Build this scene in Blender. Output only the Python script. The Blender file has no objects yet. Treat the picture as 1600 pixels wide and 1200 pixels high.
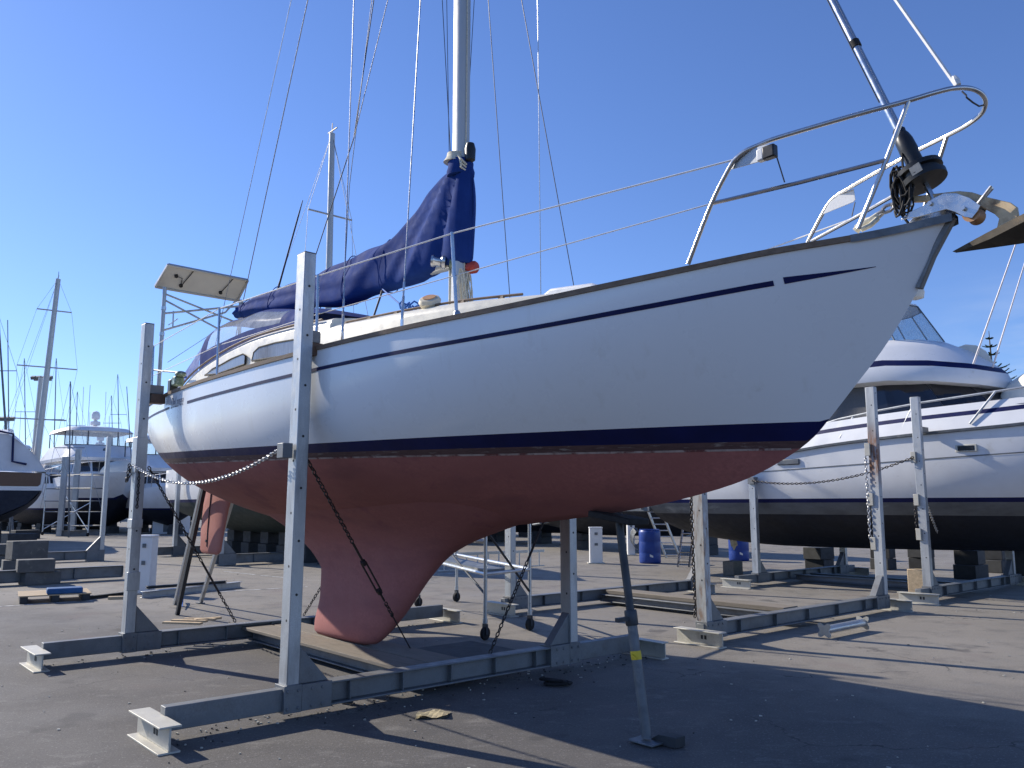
import bpy, math, random
import numpy as np
from mathutils import Matrix, Vector
R = math.radians
random.seed(7)
scene = bpy.context.scene
col = scene.collection

# ------------------------------------------------------------------ camera model (metres, camera above the origin)
FPX, PITCH, CAMH = 1294.0, R(8.35), 1.65
CP, SP = math.cos(PITCH), math.sin(PITCH)
def ray(px, py):
    x = (px-800)/FPX; y = -(py-600)/FPX
    return Vector((x, CP-SP*y, SP+CP*y))
def gp(px, py, z=0.0):                       # world point on the level z seen at a pixel of the photograph
    r = ray(px, py); t = (z-CAMH)/r.z
    return Vector((0, 0, CAMH)) + r*t
def pd(px, py, d):                           # world point at depth y = d
    r = ray(px, py); return Vector((0, 0, CAMH)) + r*(d/r.y)
TH = R(41.1)
ORI = Vector((-2.2293, 9.7644, 0))
FB = Matrix.Translation(ORI) @ Matrix.Rotation(TH-math.pi/2, 4, 'Z')   # yard grid: X to the yacht's bow, Y to port
FBI = FB.inverted()
FW = Matrix.Identity(4)
def bz(px, py, z=0.0): return FBI @ gp(px, py, z)
def by(px, py, y):
    o = FBI @ Vector((0, 0, CAMH)); d = FBI.to_3x3() @ ray(px, py)
    return o + d*((y-o.y)/d.y)
def bx(px, py, x):
    o = FBI @ Vector((0, 0, CAMH)); d = FBI.to_3x3() @ ray(px, py)
    return o + d*((x-o.x)/d.x)

# ------------------------------------------------------------------ mesh builder
class MB:
    def __init__(s): s.v = []; s.f = []; s.m = []
    def add(s, vs, fs, mi=0):
        n = len(s.v); s.v += [tuple(v) for v in vs]
        for f in fs: s.f.append(tuple(i+n for i in f)); s.m.append(mi)
        return s
    def box(s, c, sz, rot=None, mi=0):
        a, b, d = sz[0]/2, sz[1]/2, sz[2]/2
        vs = [Vector((x, y, z)) for x in (-a, a) for y in (-b, b) for z in (-d, d)]
        if rot is not None: vs = [rot @ v for v in vs]
        c = Vector(c)
        return s.add([v+c for v in vs], [(0,1,3,2),(4,6,7,5),(0,4,5,1),(2,3,7,6),(0,2,6,4),(1,5,7,3)], mi)
    def span(s, lo, hi, mi=0):
        return s.box([(a+b)/2 for a, b in zip(lo, hi)], [b-a for a, b in zip(lo, hi)], None, mi)
    def bar(s, p, q, w, h, up=(0, 0, 1), mi=0):
        p = Vector(p); q = Vector(q); d = q-p; L = d.length; d = d/L
        u = Vector(up); sd = d.cross(u)
        if sd.length < 1e-4: sd = d.cross(Vector((1, 0, 0)))
        sd.normalize(); u = sd.cross(d)
        rot = Matrix((d, sd, u)).transposed()
        return s.box((p+q)/2, (L, w, h), rot, mi)
    def tube(s, pts, r, n=8, mi=0, closed=False):
        pts = [Vector(p) for p in pts]; k = len(pts)
        rs = r if isinstance(r, (list, tuple)) else [r]*k
        vs = []; up = None
        for i, p in enumerate(pts):
            a = pts[(i-1) % k] if (closed or i > 0) else p
            b = pts[(i+1) % k] if (closed or i < k-1) else p
            t = (b-a).normalized()
            if up is None:
                up = t.orthogonal().normalized()
            up = (up - t*up.dot(t))
            if up.length < 1e-6: up = t.orthogonal()
            up.normalize(); w = t.cross(up)
            for j in range(n):
                an = 2*math.pi*j/n
                vs.append(p + (up*math.cos(an)+w*math.sin(an))*rs[i])
        fs = []
        for i in range(k if closed else k-1):
            i2 = (i+1) % k
            for j in range(n):
                j2 = (j+1) % n
                fs.append((i*n+j, i*n+j2, i2*n+j2, i2*n+j))
        if not closed:
            fs.append(tuple(range(n-1, -1, -1))); fs.append(tuple((k-1)*n+j for j in range(n)))
        return s.add(vs, fs, mi)
    def lathe(s, prof, c, axis=(0, 0, 1), n=20, mi=0):
        ax = Vector(axis).normalized(); u = ax.orthogonal().normalized(); w = ax.cross(u); c = Vector(c)
        vs = []
        for r, z in prof:
            for j in range(n):
                a = 2*math.pi*j/n
                vs.append(c + ax*z + (u*math.cos(a)+w*math.sin(a))*max(r, 1e-4))
        fs = []
        for i in range(len(prof)-1):
            for j in range(n):
                j2 = (j+1) % n
                fs.append((i*n+j, i*n+j2, (i+1)*n+j2, (i+1)*n+j))
        fs.append(tuple(range(n-1, -1, -1))); fs.append(tuple((len(prof)-1)*n+j for j in range(n)))
        return s.add(vs, fs, mi)
    def prism(s, pts, d, mi=0):               # extrude a 3-D polygon by +-d/2
        pts = [Vector(p) for p in pts]; d = Vector(d)/2; n = len(pts)
        vs = [p-d for p in pts]+[p+d for p in pts]
        fs = [tuple(range(n-1, -1, -1)), tuple(range(n, 2*n))]
        fs += [(i, (i+1) % n, n+(i+1) % n, n+i) for i in range(n)]
        return s.add(vs, fs, mi)
    def grid(s, rows, mi=0, closed=False, mfun=None):
        n = len(rows[0]); vs = [p for r in rows for p in r]; base = len(s.v)
        s.v += [tuple(v) for v in vs]
        for i in range(len(rows)-1):
            for j in range(n if closed else n-1):
                j2 = (j+1) % n
                s.f.append((base+i*n+j, base+i*n+j2, base+(i+1)*n+j2, base+(i+1)*n+j))
                s.m.append(mfun(i, j) if mfun else mi)
        return s
    def ibeam(s, p, q, h, w, t=.014, mi=0):    # p, q: bottom centre line
        p = Vector(p); q = Vector(q); z = Vector((0, 0, 1))
        s.bar(p+z*t/2, q+z*t/2, w, t, mi=mi); s.bar(p+z*(h-t/2), q+z*(h-t/2), w, t, mi=mi)
        s.bar(p+z*h/2, q+z*h/2, t, h-2*t, mi=mi); return s

def mesh(name, mb, mats, base=(0, 0, 0), bev=0, smooth=38):
    me = bpy.data.meshes.new(name)
    b = Vector(base)
    me.from_pydata([tuple(Vector(v)-b) for v in mb.v], [], mb.f)
    for m in (mats if isinstance(mats, (list, tuple)) else [mats]): me.materials.append(m)
    me.polygons.foreach_set('material_index', mb.m)
    import bmesh
    bm = bmesh.new(); bm.from_mesh(me)
    bmesh.ops.remove_doubles(bm, verts=bm.verts, dist=2e-5)
    bmesh.ops.dissolve_degenerate(bm, edges=bm.edges, dist=1e-5)
    bmesh.ops.recalc_face_normals(bm, faces=bm.faces)
    bm.to_mesh(me); bm.free()
    if smooth:
        me.polygons.foreach_set('use_smooth', [True]*len(me.polygons))
        me.set_sharp_from_angle(angle=R(smooth))
    o = bpy.data.objects.new(name, me); col.objects.link(o)
    if bev:
        md = o.modifiers.new('Bevel', 'BEVEL'); md.width = bev; md.segments = 2; md.limit_method = 'ANGLE'; md.angle_limit = R(50)
    return o
BASE = {}
def tag(o, label=None, cat=None, group=None, kind=None):
    if label: o['label'] = label
    if cat: o['category'] = cat
    if group: o['group'] = group
    if kind: o['kind'] = kind
    return o
def thing(name, label, cat, base=(0, 0, 0), frame=FB, group=None):
    o = bpy.data.objects.new(name, None); col.objects.link(o); o.empty_display_size = .2
    o.matrix_world = frame @ Matrix.Translation(Vector(base)); BASE[o.name] = Vector(base)
    return tag(o, label, cat, group)
def part(t, name, mb, mats, bev=0, label=None, smooth=38):
    b = BASE[t.name]
    o = mesh(name, mb, mats, b, bev, smooth); o.parent = t; BASE[o.name] = b
    if label: o['label'] = label
    return o
def single(name, label, cat, mb, mats, base=None, frame=FB, group=None, kind=None, bev=0, smooth=38):
    if base is None:
        xs = [v[0] for v in mb.v]; ys = [v[1] for v in mb.v]; zs = [v[2] for v in mb.v]
        base = ((min(xs)+max(xs))/2, (min(ys)+max(ys))/2, min(zs))
    o = mesh(name, mb, mats, base, bev, smooth)
    o.matrix_world = frame @ Matrix.Translation(Vector(base)); BASE[o.name] = Vector(base)
    return tag(o, label, cat, group, kind)

def smoothtab(tab):                          # PCHIP-like interpolation through a table
    xs = np.array([t[0] for t in tab], float); ys = np.array([t[1] for t in tab], float)
    h = np.diff(xs); dl = np.diff(ys)/h; n = len(xs); m = np.zeros(n)
    m[0] = dl[0]; m[-1] = dl[-1]
    for i in range(1, n-1):
        if dl[i-1]*dl[i] > 0:
            w1 = 2*h[i]+h[i-1]; w2 = h[i]+2*h[i-1]
            m[i] = (w1+w2)/(w1/dl[i-1]+w2/dl[i])
    def f(x):
        x = min(max(x, xs[0]), xs[-1]); i = int(min(max(np.searchsorted(xs, x)-1, 0), n-2))
        t = (x-xs[i])/h[i]
        return float((2*t**3-3*t**2+1)*ys[i]+(t**3-2*t**2+t)*h[i]*m[i]+(-2*t**3+3*t**2)*ys[i+1]+(t**3-t**2)*h[i]*m[i+1])
    return f
def catenary(p, q, sag, n=30):
    p = Vector(p); q = Vector(q)
    return [p.lerp(q, i/n) - Vector((0, 0, sag*4*(i/n)*(1-i/n))) for i in range(n+1)]
def chain_mb(path, ll=.055, wr=.006, mb=None):      # oval links laid along a path
    mb = mb or MB(); path = [Vector(p) for p in path]
    L = [0]
    for a, b in zip(path, path[1:]): L.append(L[-1]+(b-a).length)
    pitch = ll*.72; n = max(2, int(L[-1]/pitch)); k = 0
    for i in range(n):
        s = (i+.5)*L[-1]/n
        while k < len(L)-2 and L[k+1] < s: k += 1
        a, b = path[k], path[k+1]; d = (b-a).normalized(); c = a + d*(s-L[k])
        u = d.orthogonal().normalized(); w = d.cross(u)
        an = (0.6 if i % 2 else 0.6+math.pi/2)+random.uniform(-.25, .25)
        sd = u*math.cos(an)+w*math.sin(an)
        ring = []
        for j in range(8):
            t = 2*math.pi*j/8
            ring.append(c + d*(math.cos(t)*ll*.42) + sd*(math.sin(t)*ll*.26))
        mb.tube(ring, wr, 5, closed=True)
    return mb

# ------------------------------------------------------------------ materials
def newmat(name):
    m = bpy.data.materials.new(name); m.use_nodes = True
    nt = m.node_tree; bs = nt.nodes['Principled BSDF']; return m, nt, bs
def nd(nt, t, **k):
    n = nt.nodes.new(t)
    for a, b in k.items(): setattr(n, a, b)
    return n
def noise(nt, scale, detail=4, rough=.55, vec=None, stretch=None):
    n = nd(nt, 'ShaderNodeTexNoise'); n.inputs['Scale'].default_value = scale
    n.inputs['Detail'].default_value = detail; n.inputs['Roughness'].default_value = rough
    tc = nd(nt, 'ShaderNodeTexCoord')
    if stretch:
        mp = nd(nt, 'ShaderNodeMapping'); mp.inputs['Scale'].default_value = stretch
        nt.links.new(tc.outputs['Object'], mp.inputs['Vector']); nt.links.new(mp.outputs['Vector'], n.inputs['Vector'])
    else: nt.links.new(tc.outputs['Object'], n.inputs['Vector'])
    return n.outputs['Fac']
def ramp(nt, src, lo, hi, a=0.0, b=1.0):
    n = nd(nt, 'ShaderNodeMapRange'); n.inputs['From Min'].default_value = lo; n.inputs['From Max'].default_value = hi
    n.inputs['To Min'].default_value = a; n.inputs['To Max'].default_value = b; nt.links.new(src, n.inputs['Value'])
    return n.outputs['Result']
def mixc(nt, fac, a, b):
    n = nd(nt, 'ShaderNodeMix', data_type='RGBA')
    for s, v in (('A', a), ('B', b)):
        i = [x for x in n.inputs if x.name == s and x.type == 'RGBA'][0]
        if isinstance(v, tuple): i.default_value = (*v[:3], 1)
        else: nt.links.new(v, i)
    f = [x for x in n.inputs if x.name == 'Factor' and x.type == 'VALUE'][0]
    if isinstance(fac, float): f.default_value = fac
    else: nt.links.new(fac, f)
    return [x for x in n.outputs if x.type == 'RGBA'][0]
def sc(c, k): return tuple(min(1, max(0, x*k)) for x in c)
def mat(name, c, rough=.5, metal=0, var=.12, vs=5, bump=0, bs_=60, coat=0, dirt=None, dirtamt=(.55, .75), dscale=3, stretch=None, spec=.5, fine=0, patch=None, streak=None):
    m, nt, bs = newmat(name)
    f = ramp(nt, noise(nt, vs, 5, .6, stretch=stretch), .3, .7)
    cc = mixc(nt, f, sc(c, 1-var), sc(c, 1+var))
    if fine:
        f3 = ramp(nt, noise(nt, vs*14, 3, .7), .35, .65); cc = mixc(nt, f3, cc, sc(c, 1-fine))
    if dirt:
        f2 = ramp(nt, noise(nt, dscale, 6, .65, stretch=stretch), dirtamt[0], dirtamt[1]); cc = mixc(nt, f2, cc, dirt)
    if patch:                                  # worn patches with ragged edges
        cc = mixc(nt, ramp(nt, noise(nt, patch[1], 8, .7), patch[2], patch[2]+.05, 0, patch[3]), cc, patch[0])
    if streak:                                 # thin vertical run-off marks
        cc = mixc(nt, ramp(nt, noise(nt, 1, 5, .6, stretch=(streak[1], streak[1], .7)), streak[2], streak[2]+.14, 0, streak[3]), cc, streak[0])
    nt.links.new(cc, bs.inputs['Base Color'])
    nt.links.new(ramp(nt, noise(nt, vs*2.3, 4), .3, .7, max(.02, rough-.08), min(1, rough+.08)), bs.inputs['Roughness'])
    bs.inputs['Metallic'].default_value = metal; bs.inputs['Coat Weight'].default_value = coat
    bs.inputs['Coat Roughness'].default_value = .14; bs.inputs['Specular IOR Level'].default_value = spec
    if bump:
        b = nd(nt, 'ShaderNodeBump'); b.inputs['Strength'].default_value = bump; b.inputs['Distance'].default_value = .01
        nt.links.new(noise(nt, bs_, 5, .6), b.inputs['Height']); nt.links.new(b.outputs['Normal'], bs.inputs['Normal'])
    return m
def clear(name, tint=(.9, .93, .95), a=.45, rough=.08):
    m, nt, bs = newmat(name)
    tr = nd(nt, 'ShaderNodeBsdfTransparent'); tr.inputs['Color'].default_value = (*tint, 1)
    bs.inputs['Base Color'].default_value = (*sc(tint, .8), 1); bs.inputs['Roughness'].default_value = rough
    mx = nd(nt, 'ShaderNodeMixShader')
    nt.links.new(ramp(nt, noise(nt, 9, 3), .3, .7, a-.1, a+.1), mx.inputs['Fac'])
    nt.links.new(tr.outputs[0], mx.inputs[1]); nt.links.new(bs.outputs[0], mx.inputs[2])
    nt.links.new(mx.outputs[0], nt.nodes['Material Output'].inputs['Surface'])
    return m
M = {}
M['gel'] = mat('white_gelcoat', (.84, .87, .89), .3, 0, .012, 1.2, coat=.35, patch=((.70, .71, .71), 2.6, .66, .5), streak=((.66, .66, .62), 9, .60, .28))
M['gel_far'] = mat('white_boat_paint', (.74, .75, .76), .35, 0, .05, 2, dirt=(.5, .48, .42), dirtamt=(.62, .85))
M['navy'] = mat('navy_paint', (.003, .008, .07), .5, 0, .2, 4, spec=.25)
M['cream'] = mat('cream_gelcoat', (.78, .74, .62), .35, 0, .05, 4)
M['anti'] = mat('red_antifouling', (.39, .145, .132), .85, 0, .16, 2.2, bump=.12, bs_=26, dirt=(.28, .105, .105), dirtamt=(.5, .68), dscale=1.6, stretch=(.5, 1, 1.6), fine=.1, patch=((.25, .088, .10), 1.3, .58, .6), streak=((.40, .19, .17), 6, .64, .35))
M['anti_pink'] = mat('faded_red_antifouling', (.43, .16, .125), .75, 0, .08, 3, bump=.1, bs_=30, dirt=(.36, .11, .085), dirtamt=(.5, .7), dscale=2)
M['scum'] = mat('waterline_scum', (.10, .055, .055), .7, 0, .3, 9, dirt=(.30, .26, .24), dirtamt=(.58, .7), dscale=7, stretch=(1, 1, 9))
M['scumline'] = mat('pale_waterline_edge', (.42, .34, .32), .7, 0, .3, 14, dirt=(.16, .06, .06), dirtamt=(.5, .6), dscale=6)
M['teak'] = mat('weathered_teak', (.20, .14, .095), .65, 0, .25, 5, stretch=(1, 8, 8), bump=.1)
M['timber'] = mat('rough_sawn_timber', (.21, .18, .14), .85, 0, .25, 3, stretch=(1, 9, 9), bump=.2, dirt=(.10, .075, .065), dirtamt=(.55, .75))
M['timber_pale'] = mat('pale_pine_timber', (.55, .42, .26), .75, 0, .2, 4, stretch=(1, 7, 7), bump=.15, dirt=(.30, .22, .14), dirtamt=(.55, .8))
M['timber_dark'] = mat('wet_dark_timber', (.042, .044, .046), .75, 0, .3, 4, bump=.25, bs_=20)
M['galv'] = mat('galvanised_steel', (.50, .52, .53), .46, .55, .16, 7, dirt=(.26, .27, .28), dirtamt=(.52, .75), dscale=2.6, stretch=(2, 2, .5), bump=.06, bs_=90, fine=.12)
M['galv_beam'] = mat('dull_galvanised_beam', (.21, .222, .232), .55, .35, .22, 6, dirt=(.12, .115, .11), dirtamt=(.5, .75), dscale=3, bump=.08, bs_=70, fine=.15)
M['foot'] = mat('pale_galvanised_foot', (.56, .54, .47), .55, .25, .12, 8, dirt=(.28, .25, .2), dirtamt=(.58, .8), dscale=5, fine=.12)
M['ink'] = mat('black_stencil_paint', (.03, .03, .03), .7)
M['steel'] = mat('polished_stainless', (.55, .55, .55), .27, 1, .05, 9)
M['wire'] = mat('stainless_rigging_wire', (.42, .43, .45), .3, .9, .1, 30)
M['wire_dark'] = mat('dark_rigging_line', (.04, .045, .06), .5, 0, .2, 30)
M['white_rope'] = mat('white_coated_wire', (.75, .75, .74), .5, 0, .1, 30)
M['alu'] = mat('anodised_mast_alloy', (.50, .50, .48), .38, .35, .07, 3, stretch=(3, 3, .3))
M['alu_tube'] = mat('aluminium_tube', (.52, .55, .58), .35, .75, .1, 8)
M['canvas'] = mat('navy_canvas', (.015, .043, .19), .85, 0, .12, 3, bump=.08, bs_=40, dirt=(.028, .068, .26), dirtamt=(.5, .8), dscale=1.5, spec=.08)
M['canvas_blue'] = mat('backlit_blue_canvas', (.03, .10, .36), .85, 0, .15, 6, bump=.2, bs_=150)  # lighter blue puts the sun shining through the cloth into the colour
M['black'] = mat('black_plastic', (.012, .013, .015), .4, 0, .2, 8)
M['rubber'] = mat('black_rubber', (.015, .015, .016), .8, 0, .2, 8)
M['chain'] = mat('oily_dark_chain', (.055, .05, .05), .5, .6, .3, 20, dirt=(.16, .09, .05), dirtamt=(.6, .75), dscale=14)
M['chain_bright'] = mat('galvanised_chain', (.5, .5, .5), .42, .7, .15, 20)
M['wedge'] = mat('prop_grey_steel', (.15, .165, .18), .55, .4, .25, 7, dirt=(.34, .33, .31), dirtamt=(.55, .75), dscale=5)
M['prop_dark'] = mat('prop_inner_tube', (.05, .056, .066), .5, .5, .2, 7, dirt=(.2, .2, .2), dirtamt=(.6, .75))
M['yellow'] = mat('yellow_tape', (.75, .55, .03), .6)
M['rust'] = mat('rust_stained_steel', (.50, .48, .44), .6, .2, .15, 6, dirt=(.26, .11, .045), dirtamt=(.50, .72), dscale=2.2, stretch=(3, 3, .55), fine=.12)
M['anchor'] = mat('anchor_rusty_galvanised', (.66, .50, .30), .6, .3, .2, 14, dirt=(.22, .13, .07), dirtamt=(.52, .75), dscale=9)
M['fluke'] = mat('anchor_worn_fluke', (.10, .085, .065), .6, .4, .3, 12, dirt=(.24, .17, .1), dirtamt=(.55, .75), dscale=8)
def spot_rust(name, zc, zr, col_=(.27, .115, .05), th=(.34, .56)):
    m, nt, bs = newmat(name)
    f = ramp(nt, noise(nt, 7, 5, .6, stretch=(2, 2, .5)), .3, .7); cc = mixc(nt, f, (.42, .44, .45), (.56, .58, .58))
    cc = mixc(nt, ramp(nt, noise(nt, 2.6, 6, .65, stretch=(2, 2, .5)), .52, .75), cc, (.27, .28, .29))
    tc = nd(nt, 'ShaderNodeTexCoord'); sx = nd(nt, 'ShaderNodeSeparateXYZ'); nt.links.new(tc.outputs['Object'], sx.inputs[0])
    a = nd(nt, 'ShaderNodeMath', operation='SUBTRACT'); nt.links.new(sx.outputs['Z'], a.inputs[0]); a.inputs[1].default_value = zc
    b = nd(nt, 'ShaderNodeMath', operation='ABSOLUTE'); nt.links.new(a.outputs[0], b.inputs[0])
    c = nd(nt, 'ShaderNodeMath', operation='MULTIPLY'); nt.links.new(ramp(nt, b.outputs[0], zr, zr*.35), c.inputs[0])
    nt.links.new(ramp(nt, noise(nt, 6, 6, .7, stretch=(3, 3, .6)), *th), c.inputs[1])
    cc = mixc(nt, c.outputs[0], cc, col_); nt.links.new(cc, bs.inputs['Base Color'])
    bs.inputs['Roughness'].default_value = .55; bs.inputs['Metallic'].default_value = .25; return m
M['rust_top'] = spot_rust('galvanised_with_rust_run', 2.45, .55)
M['rust_low'] = spot_rust('galvanised_rusty_foot', .9, 1.5, (.25, .15, .09), (.50, .68))
M['glass'] = mat('smoky_window', (.10, .11, .125), .1, 0, .15, 3, coat=.5)
M['curtain'] = mat('curtained_window', (.20, .21, .24), .15, 0, .2, 5, stretch=(7, 1, 1), coat=.4)
M['darkglass'] = mat('dark_tinted_glass', (.012, .014, .02), .12, 0, .2, 3, coat=.5)
M['mesh'] = mat('grey_shade_mesh', (.10, .10, .10), .6, 0, .12, 40)
M['vinyl'] = clear('clear_vinyl', a=.4)
M['acrylic'] = clear('clear_windscreen', (.78, .85, .9), a=.3)
M['panel_back'] = mat('solar_panel_backsheet', (.62, .60, .55), .55, 0, .05, 4)
M['pv'] = mat('solar_cells', (.01, .015, .06), .15, 0, .2, 20)
M['red'] = mat('red_winch_cover', (.45, .05, .03), .6)
M['green_corr'] = mat('tarnished_bronze', (.16, .22, .17), .45, .6, .35, 25, dirt=(.6, .62, .58), dirtamt=(.55, .65), dscale=16)
M['rope'] = mat('cream_rope', (.62, .58, .46), .85, 0, .25, 60)
M['bluerope'] = mat('blue_rope', (.02, .12, .42), .8, 0, .2, 40)
M['drum_blue'] = mat('blue_plastic_drum', (.012, .05, .27), .42, 0, .12, 4, dirt=(.10, .17, .40), dirtamt=(.68, .78), dscale=5)
M['foam_blue'] = mat('blue_foam_block', (.03, .11, .27), .85, 0, .15, 6)
M['white_box'] = mat('white_powder_coat', (.78, .78, .77), .45, 0, .04, 6, dirt=(.5, .48, .45), dirtamt=(.66, .8), dscale=4)
M['block'] = mat('weathered_keel_block', (.115, .112, .105), .85, 0, .25, 3, bump=.3, bs_=18, dirt=(.30, .28, .23), dirtamt=(.58, .78), dscale=4)
M['blackhull'] = mat('black_antifouling', (.008, .012, .024), .7, 0, .3, 3)
M['greenhull'] = mat('dark_green_antifouling', (.012, .028, .028), .7, 0, .3, 3)
M['greyband'] = mat('faded_grey_antifouling', (.13, .14, .15), .65, 0, .25, 5, stretch=(.4, 1, 1), dirt=(.3, .31, .3), dirtamt=(.62, .72), dscale=2)
M['tarp'] = mat('white_shrink_wrap', (.66, .68, .72), .5, 0, .08, 2, bump=.5, bs_=3)
M['tarp_cream'] = mat('cream_canvas_cover', (.72, .69, .60), .8, 0, .08, 3, bump=.5, bs_=5)
M['brown'] = mat('brown_varnished_transom', (.13, .07, .04), .5, 0, .2, 6, stretch=(1, 6, 6), dirt=(.22, .07, .04), dirtamt=(.6, .7), dscale=5)
M['gold'] = mat('faded_gold_lettering', (.40, .16, .05), .6)
M['shed'] = mat('beige_shed_cladding', (.50, .44, .38), .7, 0, .06, 2)
M['leaf'] = mat('dark_foliage', (.035, .06, .022), .8, 0, .4, 4, spec=.2)
M['leaf2'] = mat('mid_foliage', (.06, .095, .035), .8, 0, .35, 4, spec=.2)
M['bark'] = mat('tree_bark', (.12, .095, .07), .9, 0, .25, 6)
M['pinkline'] = mat('fibreglass_outrigger', (.72, .66, .66), .5)
M['white_line'] = mat('worn_white_road_paint', (.50, .50, .48), .8, 0, .2, 3, dirt=(.17, .17, .17), dirtamt=(.46, .58), dscale=7)
M['ply'] = mat('weathered_plywood', (.42, .36, .22), .85, 0, .25, 9, dirt=(.18, .15, .10), dirtamt=(.5, .7), dscale=14, bump=.3)
M['ivory'] = mat('ivory_vent_plastic', (.70, .62, .46), .5)
M['orange'] = mat('orange_vent_throat', (.55, .30, .15), .6)
# ------------------------------------------------------------------ the white sailing yacht on the cradle
F_ZK = smoothtab([(-4.25,2.50),(-3.6,2.16),(-3.2,1.97),(-2.5,1.73),(-1.5,1.535),(-.5,1.44),(.5,1.40),(1.5,1.40),(2.5,1.43),(3.39,1.48),(4.16,1.55),(4.82,1.63),(5.28,1.71),(5.69,1.81),(6.09,1.985),(6.23,2.08),(6.3,2.15),(6.47,2.33),(6.69,2.57),(6.9,2.87),(7.1,3.22)])
F_ZS = smoothtab([(-4.25,3.05),(-3,2.97),(-1.6,2.93),(0,2.92),(1.6,2.93),(2.9,2.955),(4.15,2.985),(4.9,3.01),(5.57,3.05),(6.26,3.12),(6.8,3.175),(7.1,3.22)])
F_B = smoothtab([(-4.25,.70),(-3.5,.95),(-2.5,1.22),(-1.5,1.42),(-.5,1.54),(.5,1.585),(1.5,1.57),(2.5,1.50),(3.5,1.36),(4.5,1.14),(5.5,.85),(6.2,.54),(6.8,.19),(7.1,.03)])
F_P = smoothtab([(-4.25,2.3),(-2,3.2),(0,3.9),(2,3.8),(4,2.7),(5.5,1.75),(6.5,1.25),(7.1,1.0)])
F_ZT = smoothtab([(-4.25,2.56),(-3,2.385),(-2,2.31),(-1,2.26),(1,2.20),(3,2.165),(7.1,2.155)])
F_ZBB = smoothtab([(-4.25,2.52),(-3,2.32),(-2,2.24),(-1,2.19),(1,2.13),(3,2.085),(5,2.06),(7.1,2.035)])
F_ZSC = smoothtab([(-4.25,2.51),(-3,2.27),(-2,2.19),(-1,2.135),(1,2.08),(3,2.04),(5,2.01),(7.1,1.99)])
def hy(x, z):
    zk, zs, p = F_ZK(x), F_ZS(x), F_P(x)
    u = min(1, max(0, (z-zk)/max(1e-4, zs-zk)))
    return F_B(x)*(1-(1-u)**p)
def hull_bands(xs, zk, zs, hyf, levels, rows):
    """levels: list of z(x) from the sheer down; returns one MB per band (both sides)"""
    out = []
    for k in range(len(levels)-1):
        mb = MB()
        for sgn in (-1, 1):
            g = []
            for x in xs:
                a = max(levels[k](x), zk(x)); b = max(levels[k+1](x), zk(x))
                g.append([(x, sgn*hyf(x, a+(b-a)*j/rows[k]), a+(b-a)*j/rows[k]) for j in range(rows[k]+1)])
            mb.grid(g)
        out.append(mb)
    return out
XS = [-4.25+i*.16 for i in range(62)] + [5.62+i*.05 for i in range(30)]
XS = sorted(set([round(x, 3) for x in XS if x < 7.1] + [7.1]))
tops, boot, scum, bott = hull_bands(XS, F_ZK, F_ZS, hy, [F_ZS, F_ZT, F_ZBB, F_ZSC, F_ZK], [14, 2, 2, 14])
Y = thing('sailing_yacht', 'white sailing yacht with red underbody and navy sail cover, propped on the nearest cradle', 'sailing yacht', (0.7, 0, .22))
def transom_band(mb, z1, z2, n=4):
    x = -4.25; g = []
    for i in range(n+1):
        z = z1+(z2-z1)*i/n; w = hy(x, z)
        g.append([(x, -w, z), (x, 0, z), (x, w, z)])
    mb.grid(g)
transom_band(tops, F_ZS(-4.25), F_ZT(-4.25)); transom_band(boot, F_ZT(-4.25), F_ZBB(-4.25), 2); transom_band(bott, F_ZBB(-4.25), F_ZK(-4.25), 2)
H = part(Y, 'hull', tops, M['gel'], smooth=50)
part(Y, 'boot_stripe', boot, M['navy'], smooth=50)
sl = MB()
for sgn in (-1, 1):
    g = []
    for x in XS:
        if x > 6.1: continue
        z = F_ZSC(x); g.append([(x, sgn*(hy(x, z+d)+.003), z+d) for d in (.006, -.007)])
    sl.grid(g)
sc_ = part(Y, 'waterline_band', scum, M['scum'], smooth=50)
o = part(Y, 'waterline_edge', sl, M['scumline'], smooth=50)
part(Y, 'bottom', bott, M['anti'], smooth=50)
# cove stripe and name
def on_hull(x, z, off=.003, sgn=-1): return (x, sgn*(hy(x, z)+off), z)
cs = MB()
def stripe(x0, x1, dz, w, n, taper=False):
    for sgn in (-1, 1):
        g = []
        for i in range(n+1):
            x = x0+(x1-x0)*i/n; zc = F_ZS(x)-dz; ww = w*(1-.93*i/n) if taper else w
            g.append([on_hull(x, zc+ww/2, .003, sgn), on_hull(x, zc-ww/2, .003, sgn)])
        cs.grid(g)
stripe(-4.2, -.83, .17, .026, 30); stripe(-.12, 6.265, .175, .030, 70); stripe(6.315, 6.74, .17, .038, 12, True)
part(Y, 'cove_stripe', cs, M['navy'])
tcu = bpy.data.curves.new('name_text', 'FONT'); tcu.body = 'DeLanee'; tcu.size = .19; tcu.shear = .35; tcu.resolution_u = 4
to = bpy.data.objects.new('name_text', tcu); col.objects.link(to)
bpy.context.view_layer.update()
tme = bpy.data.meshes.new_from_object(to.evaluated_get(bpy.context.evaluated_depsgraph_get()))
tb = MB()
tw = max(v.co.x for v in tme.vertices)
tb.add([on_hull(-.76+v.co.x*.50/tw, F_ZS(-.5)-.185+v.co.y*.9, .004) for v in tme.vertices], [tuple(p.vertices) for p in tme.polygons])
bpy.data.objects.remove(to); bpy.data.meshes.remove(tme)
part(Y, 'lettering', tb, mat('slate_lettering', (.16, .17, .22), .5), smooth=0)
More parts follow.
